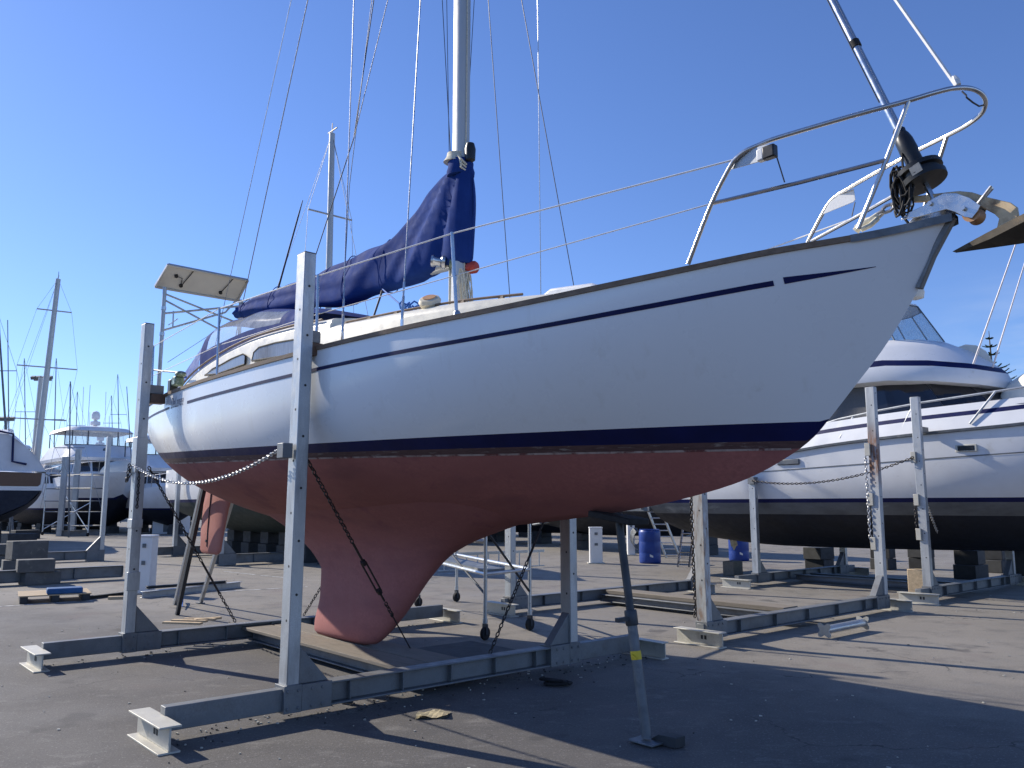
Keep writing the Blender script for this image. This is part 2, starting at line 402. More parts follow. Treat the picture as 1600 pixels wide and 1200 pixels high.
# deck, toe rail, stem fitting
dk = MB()
dk.grid([[(x, F_B(x)*t*.985, F_ZS(x)-.012+.05*F_B(x)/1.5*(1-t*t)) for t in [i/8-1 for i in range(17)]] for x in XS])
part(Y, 'deck', dk, M['cream'], smooth=60)
for sgn in (-1, 1):
    g = []
    for x in XS:
        if x > 6.72: continue
        b = F_B(x); z = F_ZS(x)
        g.append([(x, sgn*(b+.013), z-.014), (x, sgn*(b+.015), z+.02), (x, sgn*(b-.02), z+.03), (x, sgn*(b-.03), z+.026), (x, sgn*(b-.03), z-.015)])
    part(Y, 'toe_rail', MB().grid(g, closed=True), M['teak'])
stem = [(7.125, 3.225), (7.0, 3.03), (6.915, 2.86), (6.885, 2.87), (6.96, 3.0), (7.05, 3.2)]
part(Y, 'stem_band', MB().prism([(x, 0, z) for x, z in stem], (0, .05, 0)), M['galv_beam'], bev=.006)
bowcap = MB()
for sgn in (-1, 1):
    g = []
    for x in [6.66, 6.74, 6.82, 6.9, 6.98, 7.06, 7.12]:
        b = F_B(x); z = F_ZS(x)
        g.append([(x, sgn*(b+.014), z-.022), (x, sgn*(b+.015), z+.022), (x, sgn*(b-.03), z+.032), (x, sgn*(b-.03), z)])
    bowcap.grid(g, closed=True)
part(Y, 'bow_plate', bowcap, M['wedge'])
# fin keel
F_KF = smoothtab([(.21,1.08),(.225,1.20),(.27,1.33),(.36,1.48),(.59,1.78),(.99,2.22),(1.19,2.50),(1.33,2.84),(1.42,3.15),(1.52,3.5),(1.68,3.8)])
F_KA = smoothtab([(.21,.02),(.24,-.06),(.3,-.06),(.64,.05),(.92,.06),(1.09,-.14),(1.25,-.45),(1.4,-.75),(1.52,-1.0),(1.68,-1.2)])
F_KT = smoothtab([(.21,.05),(.225,.09),(.27,.13),(.36,.16),(.6,.19),(.9,.215),(1.03,.24),(1.15,.285),(1.25,.35),(1.33,.435),(1.40,.54),(1.46,.65),(1.52,.78),(1.57,.91),(1.62,1.03),(1.68,1.16)])
g = []
for i in range(33):
    z = .21+1.47*(i/32)**1.1; xf, xa, t = F_KF(z), F_KA(z), F_KT(z); ring = []; wb = max(0, min(1, (z-1.05)/.5)); wb = wb*wb*(3-2*wb)
    for j in range(36):
        a = 2*math.pi*j/36; c = (1-math.cos(a))/2           # 0 nose .. 1 tail
        th = (2.2*c**.5*(1-c)**.85 if c < 1 else 0)
        ring.append((xf+(xa-xf)*c, math.copysign(1, math.sin(a))*t*(th*.75*(1-wb)+.68*(4*c*(1-c))**.42*wb) if abs(math.sin(a)) > 1e-6 else 0, z))
    g.append(ring)
kb = MB().grid(g, closed=True); kb.add(g[0], [tuple(range(36))])
part(Y, 'keel', kb, M['anti'], smooth=70)
# skeg and rudder
def foil(pts, mb):      # pts: z, xfront, xaft, half thickness
    g = []
    for z, xf, xa, t in pts:
        ring = []
        for j in range(24):
            a = 2*math.pi*j/24; c = (1-math.cos(a))/2
            ring.append((xf+(xa-xf)*c, math.copysign(1, math.sin(a))*t*(2.2*c**.5*(1-c)**.8 if c < 1 else 0)*.75 if abs(math.sin(a)) > 1e-6 else 0, z))
        g.append(ring)
    mb.grid(g, closed=True); mb.add(g[0], [tuple(range(24))]); mb.add(g[-1], [tuple(range(23, -1, -1))]); return mb
rz = lambda s: [(.955, -3.0, -3.5, .015), (.97, -2.93, -3.59, .035), (1.01, -2.87, -3.65, .05), (1.3, -2.79, -3.66, .065), (1.6, -2.68, -3.62, .08), (1.9, -2.52, -3.58, .09), (2.14, -2.40, -3.55, .10)]
part(Y, 'rudder', foil(rz(0), MB()), M['anti_pink'], smooth=60)
sk = MB()
for sgn in (-1, 1):
    sk.tube([(-3.30, sgn*.036, 1.06), (-3.28, sgn*.043, 1.3), (-3.22, sgn*.054, 1.6), (-3.16, sgn*.062, 1.95)], .010, 5)
    sk.lathe([(.02, 0), (.02, .012)], (-3.33, sgn*.036, 1.14), (0, sgn, 0), 10)
part(Y, 'rudder_seam', sk, M['prop_dark'])

# coachroof and doghouse
def trunk(xs, hw, zb, zt, camber, inset):
    g = []
    for x in xs:
        w, b, t = hw(x), zb(x), zt(x)
        row = [(x, -w, b), (x, -w+inset*.5, t-.07), (x, -w+inset*.8, t-.025), (x, -w+inset*1.5, t)]
        row += [(x, (w-inset*1.5)*k/4, t+camber*(1-(k/4)**2)) for k in (-3, -2, -1, 0, 1, 2, 3)]
        row += [(x, w-inset*1.5, t), (x, w-inset*.8, t-.025), (x, w-inset*.5, t-.07), (x, w, b)]
        g.append(row)
    mb = MB().grid(g); mb.add(g[0], [tuple(range(len(g[0])))]); mb.add(g[-1], [tuple(range(len(g[0])-1, -1, -1))])
    return mb
hw1 = smoothtab([(1.5,.96),(2.6,.90),(3.4,.78),(4.05,.64),(4.6,.47),(4.9,.36)])
zt1 = smoothtab([(1.5,3.385),(2.6,3.335),(3.4,3.31),(4.05,3.27),(4.5,3.235),(4.9,3.15)])
zb0 = lambda x: 2.93
part(Y, 'coachroof', trunk([1.5+i*.11 for i in range(32)], hw1, zb0, zt1, .07, .05), M['cream'])
hw2 = smoothtab([(-2.4,.90),(0,.96),(1.75,.93)])
zt2 = smoothtab([(-2.5,3.17),(-2.1,3.30),(-1.7,3.385),(-1.2,3.45),(-.5,3.505),(.1,3.525),(.95,3.505),(1.7,3.455)])
part(Y, 'doghouse', trunk([-2.45+i*.14 for i in range(31)], hw2, zb0, zt2, .07, .05), M['cream'], label='raised cream doghouse with two curved side windows')
def window(name, px, m, fr):
    ps = [by(a, b, -.955) for a, b in px]; ps = [Vector((p.x, -(hw2(p.x)+.004), p.z)) for p in ps]
    o = part(Y, name, MB().prism(ps, (0, .008, 0)), m, smooth=0)
    c = sum(ps, Vector())/len(ps); rim = MB()
    rim.tube(ps+[], .011, 6, closed=True)
    f = part(Y, 'window_frame', rim, fr); f.parent = o
    return o
window('cabin_window', [(318,586),(330,577),(345,570),(362,561),(381,553.5),(385,556),(384,569),(340,584)], M['curtain'], M['rubber'])
window('cabin_window', [(395,564),(398,551),(406,543),(430,536),(463,530),(480,527),(480,549),(463,553)], M['curtain'], M['rubber'])
fw = MB().prism([(1.752, -.72, 3.30), (1.752, .72, 3.30), (1.752, .66, 3.42), (1.752, -.66, 3.42)], (.012, 0, 0))
part(Y, 'front_window', fw, M['glass'])
rr = MB()
rr.tube([(-2.3, -hw2(-2.3)+.02, zt2(-2.3)-.02)]+[(x, -hw2(x)+.02, zt2(x)-.005) for x in [-2+i*.2 for i in range(19)]], .012, 6)
part(Y, 'roof_edge_trim', rr, M['teak'])
for sgn in (-1, 1):
    hr = MB(); xs = [1.9+i*.1 for i in range(23)]
    hr.tube([(x, sgn*(hw1(x)-.12), zt1(x)+.028) for x in xs], .011, 6)
    for x in xs[::4]: hr.box((x, sgn*(hw1(x)-.12), zt1(x)+.01), (.06, .02, .035))
    part(Y, 'grab_rail', hr, M['teak'])
part(Y, 'fore_hatch', MB().prism([(4.2, -.3, 3.10), (4.82, -.26, 3.06), (4.78, -.26, 3.20), (4.68, -.28, 3.245), (4.3, -.3, 3.275), (4.2, -.3, 3.25)], (0, 0, 0)).prism([(4.2, 0, 3.08), (4.82, 0, 3.06), (4.78, 0, 3.20), (4.66, 0, 3.25), (4.3, 0, 3.275), (4.2, 0, 3.24)], (0, .62, 0)) if False else MB().prism([(4.12, 0, 3.08), (4.82, 0, 3.06), (4.78, 0, 3.23), (4.66, 0, 3.305), (4.22, 0, 3.35), (4.12, 0, 3.31)], (0, .66, 0)), M['gel_far'], bev=.02)
# cowl vent
cv = MB().lathe([(.05, 0), (.055, .10), (.085, .13), (.10, .17), (.085, .2), (.06, .205)], (3.06, -.62, 3.25), (.35, -.5, .9), 18)
v_ = part(Y, 'cowl_vent', cv, M['ivory'])
t_ = part(Y, 'vent_throat', MB().lathe([(.058, .206), (.058, .212)], (3.06, -.62, 3.25), (.35, -.5, .9), 16), M['orange']); t_.parent = v_
# sprayhood
g = []
dt = smoothtab([(-1.75,3.94),(-1.2,3.97),(-.6,3.93),(0,3.86),(.6,3.75),(1.15,3.58)])
for i in range(15):
    x = 1.15-2.9*i/14; zt = dt(x)+.02*math.sin(i*1.1); zb = zt2(max(x, -1.9))-.02 if x < 1.1 else zt-.04
    row = []
    for j in range(21):
        a = math.pi*j/20; cy = -math.cos(a); szn = math.sin(a)
        row.append((x, .86*math.copysign(abs(cy)**.55, cy), zb+(zt+.08-zb)*szn**.6))
    g.append(row)
sp_ = MB().grid(g, mfun=lambda i, j: 1 if (j in (1, 2, 3, 4) or j in (15, 16, 17, 18)) and 3 <= i <= 12 else 0)
part(Y, 'sprayhood', sp_, [M['canvas'], M['vinyl']], label='navy sprayhood with clear side windows')
sd = MB()
for sgn in (-1, 1):
    g = []
    for i in range(7):
        t = i/6; x = -1.78-.75*t
        g.append([(x, sgn*(.86+.05*t), zt2(max(x, -2.4))-.02), (x, sgn*(.85-.01*t), 3.5-.19*t), (x+.1*(1-t), sgn*(.74+.12*t), 3.88-.60*t)])
    part(Y, 'cockpit_dodger', MB().grid(g), M['canvas_blue'])

# mast, boom, sail cover
MX = 2.62
ell = [(math.cos(2*math.pi*j/20), math.sin(2*math.pi*j/20)) for j in range(20)]
ms = MB().grid([[(MX+.105*a-(.0), .072*b, z) for a, b in ell] for z in (3.2, 4.0, 6, 8, 10, 12, 14.6)], closed=True)
part(Y, 'mast', ms, M['alu'], smooth=60)
part(Y, 'mast_track', MB().bar((MX-.108, 0, 3.7), (MX-.108, 0, 14.5), .02, .018, (1, 0, 0)), M['galv'])
for zs_, w in ((8.6, .95), (11.8, .7)):
    for sgn in (-1, 1): part(Y, 'spreader', MB().tube([(MX, 0, zs_), (MX-.05, sgn*w, zs_+.06)], [.03, .018], 8), M['alu'])
part(Y, 'boom', MB().tube([(MX-.12, 0, 4.0), (-2.55, 0, 4.345)], .062, 14), M['alu'])
topc = [(377,479),(400,465),(420,456),(445,447),(470,440),(495,430),(530,413),(570,394),(595,385),(615,374),(640,348),(660,325),(675,303),(690,284),(700,272)]
botc = [(379,497),(400,496),(430,491),(460,487),(490,481),(520,479),(545,474),(580,463),(620,451),(660,434),(690,423),(703,419)]
F_CT = smoothtab(sorted([(by(a, b, 0).x, by(a, b, 0).z) for a, b in topc])+[(2.72, 4.985)])
F_CB = smoothtab(sorted([(by(a, b, 0).x, by(a, b, 0).z) for a, b in botc])+[(2.8, 3.93)])
rnd = np.random.RandomState(3)
ph = rnd.rand(40)*6.28
g = []
NX = 96
for i in range(NX+1):
    x = -2.56+(2.79+2.56)*i/NX; zt, zb = F_CT(min(x, 2.72)), F_CB(x); row = []
    fwd = max(0, min(1, (x-1.9)/.75))
    hgt = zt-zb
    for j in range(36):
        a = 2*math.pi*j/36; s_ = (1-math.cos(a))/2              # 0 bottom .. 1 top
        w = (.115*(1-s_)**.4+.03)*(1-fwd) + .125*fwd
        w *= math.sin(a/1.0 if a < math.pi else (2*math.pi-a))**.5 if 0 < j < 36 and j != 18 else 0
        if x > 2.5: w *= max(.02, 1-((x-2.5)/.295)**2)**.5
        z = zb+hgt*s_
        # drape: diagonal tension folds falling from the mast and small sags between ties
        th_ = math.atan2(2.75-x, max(.05, 5.2-z)); wf = max(0, min(1, (x-.1)/1.3)); wf = wf*wf*(3-2*wf)
        rad = math.hypot(2.75-x, 5.2-z)
        f1 = .021*math.sin(13*th_+.8*math.sin(1.8*rad))+.011*math.sin(29*th_+2+.4*math.sin(2*rad))+.004*math.sin(53*th_+rad)
        f2 = .012*math.sin(13*s_+1.5*x+.5*math.sin(2*x))+.007*math.sin(3.2*x+ph[3])*math.sin(3*s_+ph[4])+.004*math.sin(27*s_+3*x)
        fold = f1*wf*min(1, rad/.5)+f2*(1-wf)
        sg = 1 if a < math.pi else -1
        row.append((x+.01*math.sin(7*z+ph[6]), sg*max(0, w+fold*min(1, w/.05)), z+.012*math.sin(6.5*x+ph[7])*(s_)-.01*math.sin(4.1*x)*(1-s_)))
    g.append(row)
cb = MB().grid(g, closed=True); cb.add(g[0], [tuple(range(36))]); cb.add(g[-1], [tuple(range(35, -1, -1))])
CV = part(Y, 'sail_cover', cb, M['canvas'], smooth=70)
cl = MB().lathe([(.118, 0), (.128, .03), (.125, .07), (.14, .12), (.135, .16)], (MX+.0, 0, 5.02), (0, 0, -1), 24)
o = part(Y, 'cover_collar', cl, M['canvas'])
part(Y, 'sail_head', MB().lathe([(.118, 0), (.122, .04), (.15, .09)], (MX-.03, 0, 5.1), (-.12, 0, -1), 20), M['rope'])
for s_ in (.35, .55):
    pass
ties = MB()
for x in (-2.3, -1.4, -.4, .55, 1.35):
    ring = []
    for j in range(24):
        a = 2*math.pi*j/24; s_ = (1-math.cos(a))/2; zt, zb = F_CT(x), F_CB(x)
        w = (.115*(1-s_)**.4+.03)+.016
        ring.append((x+.06*s_, (1 if a < math.pi else -1)*w*abs(math.sin(a))**.5, zb-.012+(zt-zb+.024)*s_))
    ties.tube(ring, .006, 5, closed=True)
o = part(Y, 'cover_tie', ties, M['canvas']); o.parent = CV
# mast fittings
w1 = by(697, 406, -.1)
wn = part(Y, 'mast_winch', MB().lathe([(.065, 0), (.065, .03), (.045, .05), (.045, .09), (.06, .12), (.055, .14)], (MX-.13, -.075, w1.z-.01), (-.65, -.75, .1), 18), M['steel'])
o = part(Y, 'winch_pad', MB().lathe([(.075, -.06), (.07, .0)], (MX-.09, -.05, w1.z-.01), (-.65, -.75, .1), 14), M['green_corr']); o.parent = wn
wp = by(741, 418, .05)
part(Y, 'red_winch', MB().lathe([(.03, -.05), (.05, -.03), (.06, 0), (.06, .05), (.045, .07)], (MX+.135, .03, wp.z), (.9, .3, 0), 16), M['red'])
rc = MB()
for k in range(9):
    yy = -.05+.012*k; pts = []
    for j in range(14):
        a = 2*math.pi*j/14
        pts.append((MX+.118+.008*math.sin(k*2.1)+.02*math.cos(a), yy-.02+.035*math.cos(a+k), 3.68+.20*math.sin(a)+.01*math.sin(k*1.7)))
    rc.tube(pts, .0075, 5, closed=True)
part(Y, 'halyard_coil', rc, M['rope'])
part(Y, 'halyard', MB().tube([(MX-.115, -.03, 3.35), (MX-.12, -.03, 4.0)], .012, 6).tube([(MX+.11, -.03, 3.4), (MX+.112, -.02, 6), (MX+.11, -.02, 14.5)], .007, 6).tube([(MX-.115, .03, 5.0), (MX-.115, .03, 14.5)], .006, 5), M['rope'])
o_ = by(735, 238, 0)
part(Y, 'steaming_light', MB().lathe([(.02, -.10), (.05, -.08), (.055, .03), (.04, .09), (.01, .1)], (MX+.15, 0, o_.z), (0, 0, 1), 14), M['black'])
ml = MB()
for k in range(3):
    ml.tube([(MX+.05+.03*k, -.08, 5.05-.03*k), (MX+.12, -.09, 4.98-.04*k), (MX+.13, -.02, 4.93-.03*k)], .012, 5)
part(Y, 'lashing', ml, M['rope'])
# headsail furler
top = Vector((MX+.12, 0, 14.4)); f1 = by(1417, 218, 0); f2 = by(1440, 275, 0); ax = (f1-f2).normalized()
ax = (Vector((6.50, 0, 4.84))-f2).normalized()
fo = part(Y, 'furler_foil', MB().tube([f2+ax*.25, f2+ax*.9, f2+ax*11.4], .024, 12), M['steel'])
part(Y, 'furler_joint', MB().lathe([(.031, 0), (.031, .05)], f2+ax*.99, ax, 10), M['rubber'])
part(Y, 'furler_sleeve', MB().lathe([(.05, .05), (.047, .16), (.052, .18), (.05, .25), (.042, .29), (.034, .31), (.036, .33), (.026, .345)], f2, ax, 18), M['black'])
dr = part(Y, 'furler_drum', MB().lathe([(.05, -.055), (.124, -.05), (.127, -.018), (.106, -.01), (.106, .014), (.127, .02), (.128, .046), (.085, .058), (.05, .066)], f2, ax, 28), M['black'])
o = part(Y, 'drum_label', MB().box(f2+ax*.0+Vector((.02, -.116, -.0)), (.06, .02, .055), Matrix.Rotation(-.35, 3, 'Y')), M['wedge']); o.parent = dr
part(Y, 'furler_toggle', MB().tube([f2-ax*.05, f2-ax*.24], .016, 8).lathe([(.03, 0), (.03, .05)], f2-ax*.22, ax, 8), M['steel'])
fl = MB()
b0 = by(1412, 280, -.05)
for k in range(13):
    pts = []; r1 = .05+.02*random.random(); r2 = .09+.05*random.random(); ox = random.uniform(-.03, .03)
    for j in range(10):
        a = 2*math.pi*j/10
        pts.append((b0.x+ox+.6*r1*math.cos(a)-.02*k/13, b0.y+r1*math.sin(a+k)*.8, b0.z-.02+r2*math.sin(a)-.008*k))
    fl.tube(pts, .0075, 5, closed=True)
fl.tube([f2+ax*.3, b0+Vector((0, 0, .12)), b0+Vector((0, 0, -.05))], .007, 5)
fl.tube([b0+Vector((-.02, .02, 0)), b0+Vector((-.03, 0, -.2)), b0+Vector((0, .02, -.26))], .008, 5)
part(Y, 'furling_rope', fl, M['rubber'])
bl = MB()
for q, r_ in ((by(1424, 290, -.04), .022), (by(1417, 318, -.04), .03), (by(1405, 327, -.05), .025)): bl.lathe([(r_*.6, -.012), (r_, -.008), (r_, .008), (r_*.6, .012)], q, (.3, -1, .2), 12)
part(Y, 'snatch_block', bl, M['steel'])
part(Y, 'furling_line', MB().tube([by(1374, 160, -.1), by(1293, 0, -.1), by(1293, 0, -.1)+ax*6], .0045, 5), M['wire_dark'])
pn = by(1497, 133, -.12)
part(Y, 'spare_halyard', MB().tube([pn+Vector((0, 0, -.02)), Vector((6.90, -.1, 4.65)), Vector((2.75, -.05, 14.3))], .011, 6).lathe([(.016, 0), (.02, .03), (.012, .06)], pn, (-.3, 0, 1), 8), M['white_rope'])
# pulpit
def P3(px, py, y): return by(px, py, y)
tr = [P3(1075,413,-.76), P3(1112,318,-.75), P3(1140,262,-.74), P3(1150,248,-.735), P3(1165,236,-.73), P3(1185,227,-.71), P3(1210,217,-.69), P3(1280,196,-.62), P3(1350,176,-.54), P3(1420,157,-.42), P3(1460,145,-.33), P3(1490,138,-.24), P3(1515,138,-.14), P3(1533,146,-.05), P3(1540,160,.05), P3(1533,178,.13), P3(1510,196,.20), P3(1480,212,.28), P3(1430,237,.38), P3(1370,269,.49), P3(1325,295,.56), P3(1305,308,.6), P3(1290,326,.63), P3(1262,378,.66)]
end = Vector((tr[-1].x-.1, .72, 3.08))
def crom(P, n=6):
    P = [P[0]*2-P[1]]+P+[P[-1]*2-P[-2]]; out = []
    for i in range(1, len(P)-2):
        a, b, c, d = P[i-1:i+3]
        for k in range(n):
            t = k/n; out.append(.5*((2*b)+(c-a)*t+(2*a-5*b+4*c-d)*t*t+(3*b-a-3*c+d)*t**3))
    return out+[P[-2]]
PU = part(Y, 'pulpit', MB().tube(crom(tr)+[end], .0135, 10), M['steel'])
def pul(name, pts, r=.0125):
    o = part(Y, name, MB().tube(pts, r, 8), M['steel']); o.parent = PU; return o
pul('pulpit_leg', [P3(1420,157,-.42), P3(1385,250,-.47), P3(1341,357,-.5)])
pl2 = P3(1480,212,.28); pul('pulpit_leg', [pl2, Vector((pl2.x-.35, .42, 3.14))])
pul('pulpit_rail', [P3(1108,319,-.75), P3(1250,285,-.62), P3(1385,250,-.47)])
pul('pulpit_rail', [P3(1268,377,.64), P3(1340,338,.55), P3(1403,302,.45)])
def plate(px, y, name, m):
    ps = [by(a, b, y) for a, b in px]
    return part(Y, name, MB().prism(ps, (0, .006, 0)), m, bev=.002)
pa = plate([(1143,265),(1152,249),(1166,238),(1188,228),(1210,224),(1214,243),(1190,252)], -.72, 'rail_gusset', M['galv'])
q = by(1203, 238, -.74); lamp = part(Y, 'port_light', MB().box(q, (.075, .05, .075)), M['black'], bev=.008); lamp.name = 'navigation_light'
o = part(Y, 'light_body', MB().box(by(1190, 243, -.74), (.045, .045, .07)), M['white_box'], bev=.008); o.parent = lamp
pa = plate([(1286,335),(1297,316),(1310,306),(1334,295),(1337,312),(1333,316)], .58, 'rail_gusset', M['white_box'])
part(Y, 'light_cable', MB().tube([by(1213,243,-.72), by(1226,285,-.66)], .004, 5).tube([by(1336,316,.58), by(1331,338,.56)], .004, 5), M['wire_dark'])
pc = by(1503, 143, -.12); part(Y, 'pulpit_clip', MB().tube([pc, pc+Vector((.02, .0, -.03)), by(1510, 152, -.08), by(1520, 160, -.03), by(1530, 166, .03), by(1538, 164, .06)], .005, 5), M['wire_dark'])
# bow roller
cheek = [(1413,346),(1425,335),(1447,325),(1465,312),(1480,305),(1500,305),(1520,312),(1537,324),(1533,333),(1524,344),(1512,342),(1497,334),(1484,330),(1462,336),(1440,342)]
for y in (-.055, .055):
    ps = [by(a, b, y*.2) for a, b in cheek]; ps = [Vector((p.x, y, p.z)) for p in ps]
    part(Y, 'roller_cheek', MB().prism(ps, (0, .007, 0)), M['steel'], bev=.002)
rq = by(1522, 338, 0)
part(Y, 'bow_roller', MB().lathe([(.045, -.045), (.03, -.01), (.03, .01), (.045, .045)], (rq.x, 0, rq.z+.005), (0, 1, 0), 18), M['orange'])
part(Y, 'roller_pin', MB().tube([(by(1513,330,0).x, -.08, by(1513,330,0).z), (by(1513,330,0).x, .08, by(1513,330,0).z)], .012, 8).tube([(by(1461,322,0).x, -.075, by(1461,322,0).z), (by(1461,322,0).x, .075, by(1461,322,0).z)], .013, 8), M['steel'])
part(Y, 'roller_strap', MB().tube([by(1528,318,-.06), by(1548,292,-.06), by(1551,294,.06), by(1530,318,.06)], .008, 6), M['steel'])
# lifelines and stanchions
sts = [(4.15, -1.2, 3.66), (2.28, -1.41, 3.67), (.1, -1.44, 3.74), (-2.3, -1.2, 3.71)]
tops_ = [by(240,541,-1.17), by(343,482,-1.42), by(497,431,-1.40), by(706,365,-1.2), by(1153,248,-.735)]
for sgn in (-1, 1):
    for k in range(4):
        t = tops_[k]; fpx = ((240,606), (344,577), (499,546), (713,491))[k]; x = by(*fpx, -abs(t.y)).x; b = min(F_B(x)-.03, abs(t.y)+.03)
        part(Y, 'stanchion', MB().tube([(x, sgn*b, F_ZS(x)), (t.x, sgn*abs(t.y), t.z+.01)], .013, 8).lathe([(.03, 0), (.028, .04), (.016, .06)], (x, sgn*b, F_ZS(x)), (0, 0, 1), 10), M['steel'])
    up = [Vector((p.x, sgn*abs(p.y), p.z)) for p in tops_]
    part(Y, 'lifeline', MB().tube(up, .0055, 6), M['white_rope'])
    lo = [Vector((p.x, sgn*abs(p.y), F_ZS(p.x)+(p.z-F_ZS(p.x))*.5)) for p in tops_[:-1]]
    lo.append(Vector((tr[1].x, sgn*.75, tr[1].z)))
    part(Y, 'lifeline', MB().tube(lo, .004, 6), M['white_rope'])
part(Y, 'pushpit', MB().tube([(-4.2, -.72, 3.05), (-4.15, -.72, 3.68), (-3.4, -1.0, 3.69), tops_[0]], .0125, 8).tube([(-4.2, .72, 3.05), (-4.15, .72, 3.68), (-3.4, 1.0, 3.69), Vector((tops_[0].x, 1.17, tops_[0].z))], .0125, 8).tube([(-4.15, -.72, 3.36), (-3.4, -1.0, 3.36)], .0125, 8), M['steel'])
# standing rigging
mh = (MX, 0, 14.4)
def stay(name, p, q, r=.0055, m='wire'):
    return part(Y, name, MB().tube([p, q], r, 6), M[m])
def through(px1, px2, y, zt):            # a shroud that starts near the deck at a pixel and leans to the mast
    p = by(*px1, y); return p
for nm, a, zt, ym in (('cap_shroud', (627, 507), 8.6, -.95), ('lower_shroud', (535, 528), 8.4, -.05), ('lower_shroud', (541, 520), 8.4, -.03)):
    pass
c1 = Vector((3.58, -1.27, 3.0))
shr = [((628,508), (657,0), -1.27), ((535,528), (553,0), -1.36)]
for (a, b), (c, d), y0 in shr:
    p = by(a, b, y0)
    # far point: where the photograph's line meets a plane nearer the mast
    q = by(c, d, y0*.62)
    dirv = (q-p); e = p+dirv*1.9
    sh = stay('shroud', p, e)
    tb_ = part(Y, 'turnbuckle', MB().lathe([(.006, 0), (.012, .02), (.012, .2), (.006, .22), (.009, .23), (.009, .33)], p+Vector((0, 0, .04)), dirv.normalized(), 8).box(p, (.03, .01, .09)), M['steel']); tb_.parent = sh
for (a, b), (c, d), y0 in [((897,449), (815,0), 1.25), ((796,456), (763,0), 1.3), ((845,452), (840,0), 1.3)]:
    p = by(a, b, y0); q = by(c, d, y0*.62); e = p+(q-p)*1.9; lo_ = p-(q-p)*.25
    stay('shroud', lo_, e, .0045, 'wire_dark' if (a, b) != (845, 452) else 'wire')
for (a, b), (c, d), y0, r in [((384,452), (481,0), .6, .008), ((360,432), (455,0), -.15, .005)]:
    p = by(a, b, y0); q = by(c, d, y0*.5); stay('backstay', p-(q-p)*.3, p+(q-p)*1.9, r)
lj = [by(470,470,-.12), by(553,215,-.1), by(584,0,-.05)]
part(Y, 'topping_lift', MB().tube(lj, .0065, 6), M['wire_dark'])
part(Y, 'lazy_line', MB().tube([lj[1], by(606,0,-.2)], .005, 6), M['wire'])
part(Y, 'lazy_line', MB().tube([by(535,500,-.3), by(546,290,-.2), by(581,0,-.1)], .004, 6), M['wire_dark'])
part(Y, 'lazy_line', MB().tube([by(704,240,-.06), by(691,0,-.05)], .004, 5).tube([by(702,250,-.03), by(698,0,-.03)], .0035, 5).tube([by(734,120,.05), by(741,0,.05)], .0035, 5), M['wire_dark'])
part(Y, 'mainsheet', MB().tube([by(582,500,-.1), by(602,440,-.05)], .012, 6), M['wire_dark'])
whip = part(Y, 'whip_antenna', MB().tube([by(428,475,.3), by(466,338,.3), by(473,313,.3)], [.016, .012, .006], 6), M['wire_dark'])
br_ = MB()
a0 = by(598,452,-.2); a1 = by(628,478,-.5)
br_.tube([a0, a1], .008, 5)
for k in range(7):
    c = by(632+k*5, 477+(k%3)*4, -.55); br_.tube([c+Vector((.035*math.cos(t*.9+k), .05*math.sin(t*.9), .03*math.sin(t*1.3+k))) for t in range(7)], .009, 5)
part(Y, 'blue_sheet_rope', br_, M['bluerope'])
# solar panel gantry and stern gear
G = part(Y, 'gantry', MB().tube([by(250,618,-.56) if False else (-4.02, -.62, 3.0), (-4.05, -.61, 4.98)], .03, 10).tube([(-4.02, .6, 3.0), (-4.05, .6, 4.98)], .03, 10)
   .tube([(-4.05, -.61, by(268,484,-.6).z), by(378,478,.58)], .016, 8).tube([(-4.05, -.61, by(258,515,-.6).z), by(352,488,.3), by(367,472,.5)], .016, 8)
   .tube([(-4.05, -.61, by(262,466,-.6).z), by(345,516,.2)], .015, 8).tube([(-4.05, -.60, by(262,457,-.6).z), by(372,505,.58)], .015, 8)
   .tube([by(271,486,-.56), by(270,512,-.56)], .012, 6).tube([by(263,508,-.56), by(278,498,-.45)], .008, 6), M['galv'])
for z in (3.72, 4.05, 4.4):
    pass
part(Y, 'gantry_clamp', MB().lathe([(.038, 0), (.038, .05)], (-4.047, -.61, 4.62), (0, 0, 1), 10).lathe([(.038, 0), (.038, .05)], (-4.045, -.612, 4.22), (0, 0, 1), 10), M['steel'])
pc_ = [by(243,448,-.76), by(265,416,-.62), by(386,438,.60), by(371,471,.62)]
e1 = Vector((-4.22, -.70, 5.0)); e2 = Vector((-3.80, -.66, 5.265)); e3 = Vector((-3.80, .60, 5.25)); e4 = Vector((-4.2, .61, 4.99))
nrm = (e2-e1).cross(e4-e1).normalized()
if nrm.z < 0: nrm = -nrm
SP_ = part(Y, 'solar_panel', MB().prism([p+nrm*.02 for p in (e1, e2, e3, e4)], nrm*.012), M['panel_back'])
o = part(Y, 'solar_cells', MB().prism([p+nrm*.029 for p in (e1, e2, e3, e4)], nrm*.004), M['pv']); o.parent = SP_
fr = MB()
for a, b in ((e1, e2), (e2, e3), (e3, e4), (e4, e1)): fr.bar(a+nrm*.012, b+nrm*.012, .03, .04, nrm)
o = part(Y, 'panel_frame', fr, M['alu']); o.parent = SP_
u_ = e4-e1; w_ = e2-e1
jb = MB()
for s_, t_ in ((.15, .62), (.26, .25), (.74, .25)): jb.lathe([(.03, 0), (.028, .03)], e1+u_*s_+w_*t_+nrm*.012, -nrm, 12)
o = part(Y, 'junction_box', jb, M['rubber']); o.parent = SP_
jb = MB()
jb.tube([e1+u_*.15+w_*.62-nrm*.005, e1+u_*.22+w_*.6-nrm*.02, e1+u_*.26+w_*.25-nrm*.01], .006, 5).tube([e1+u_*.26+w_*.25-nrm*.01, e1+u_*.30+w_*.95], .007, 5)
o = part(Y, 'panel_wiring', jb, M['rubber']); o.parent = SP_
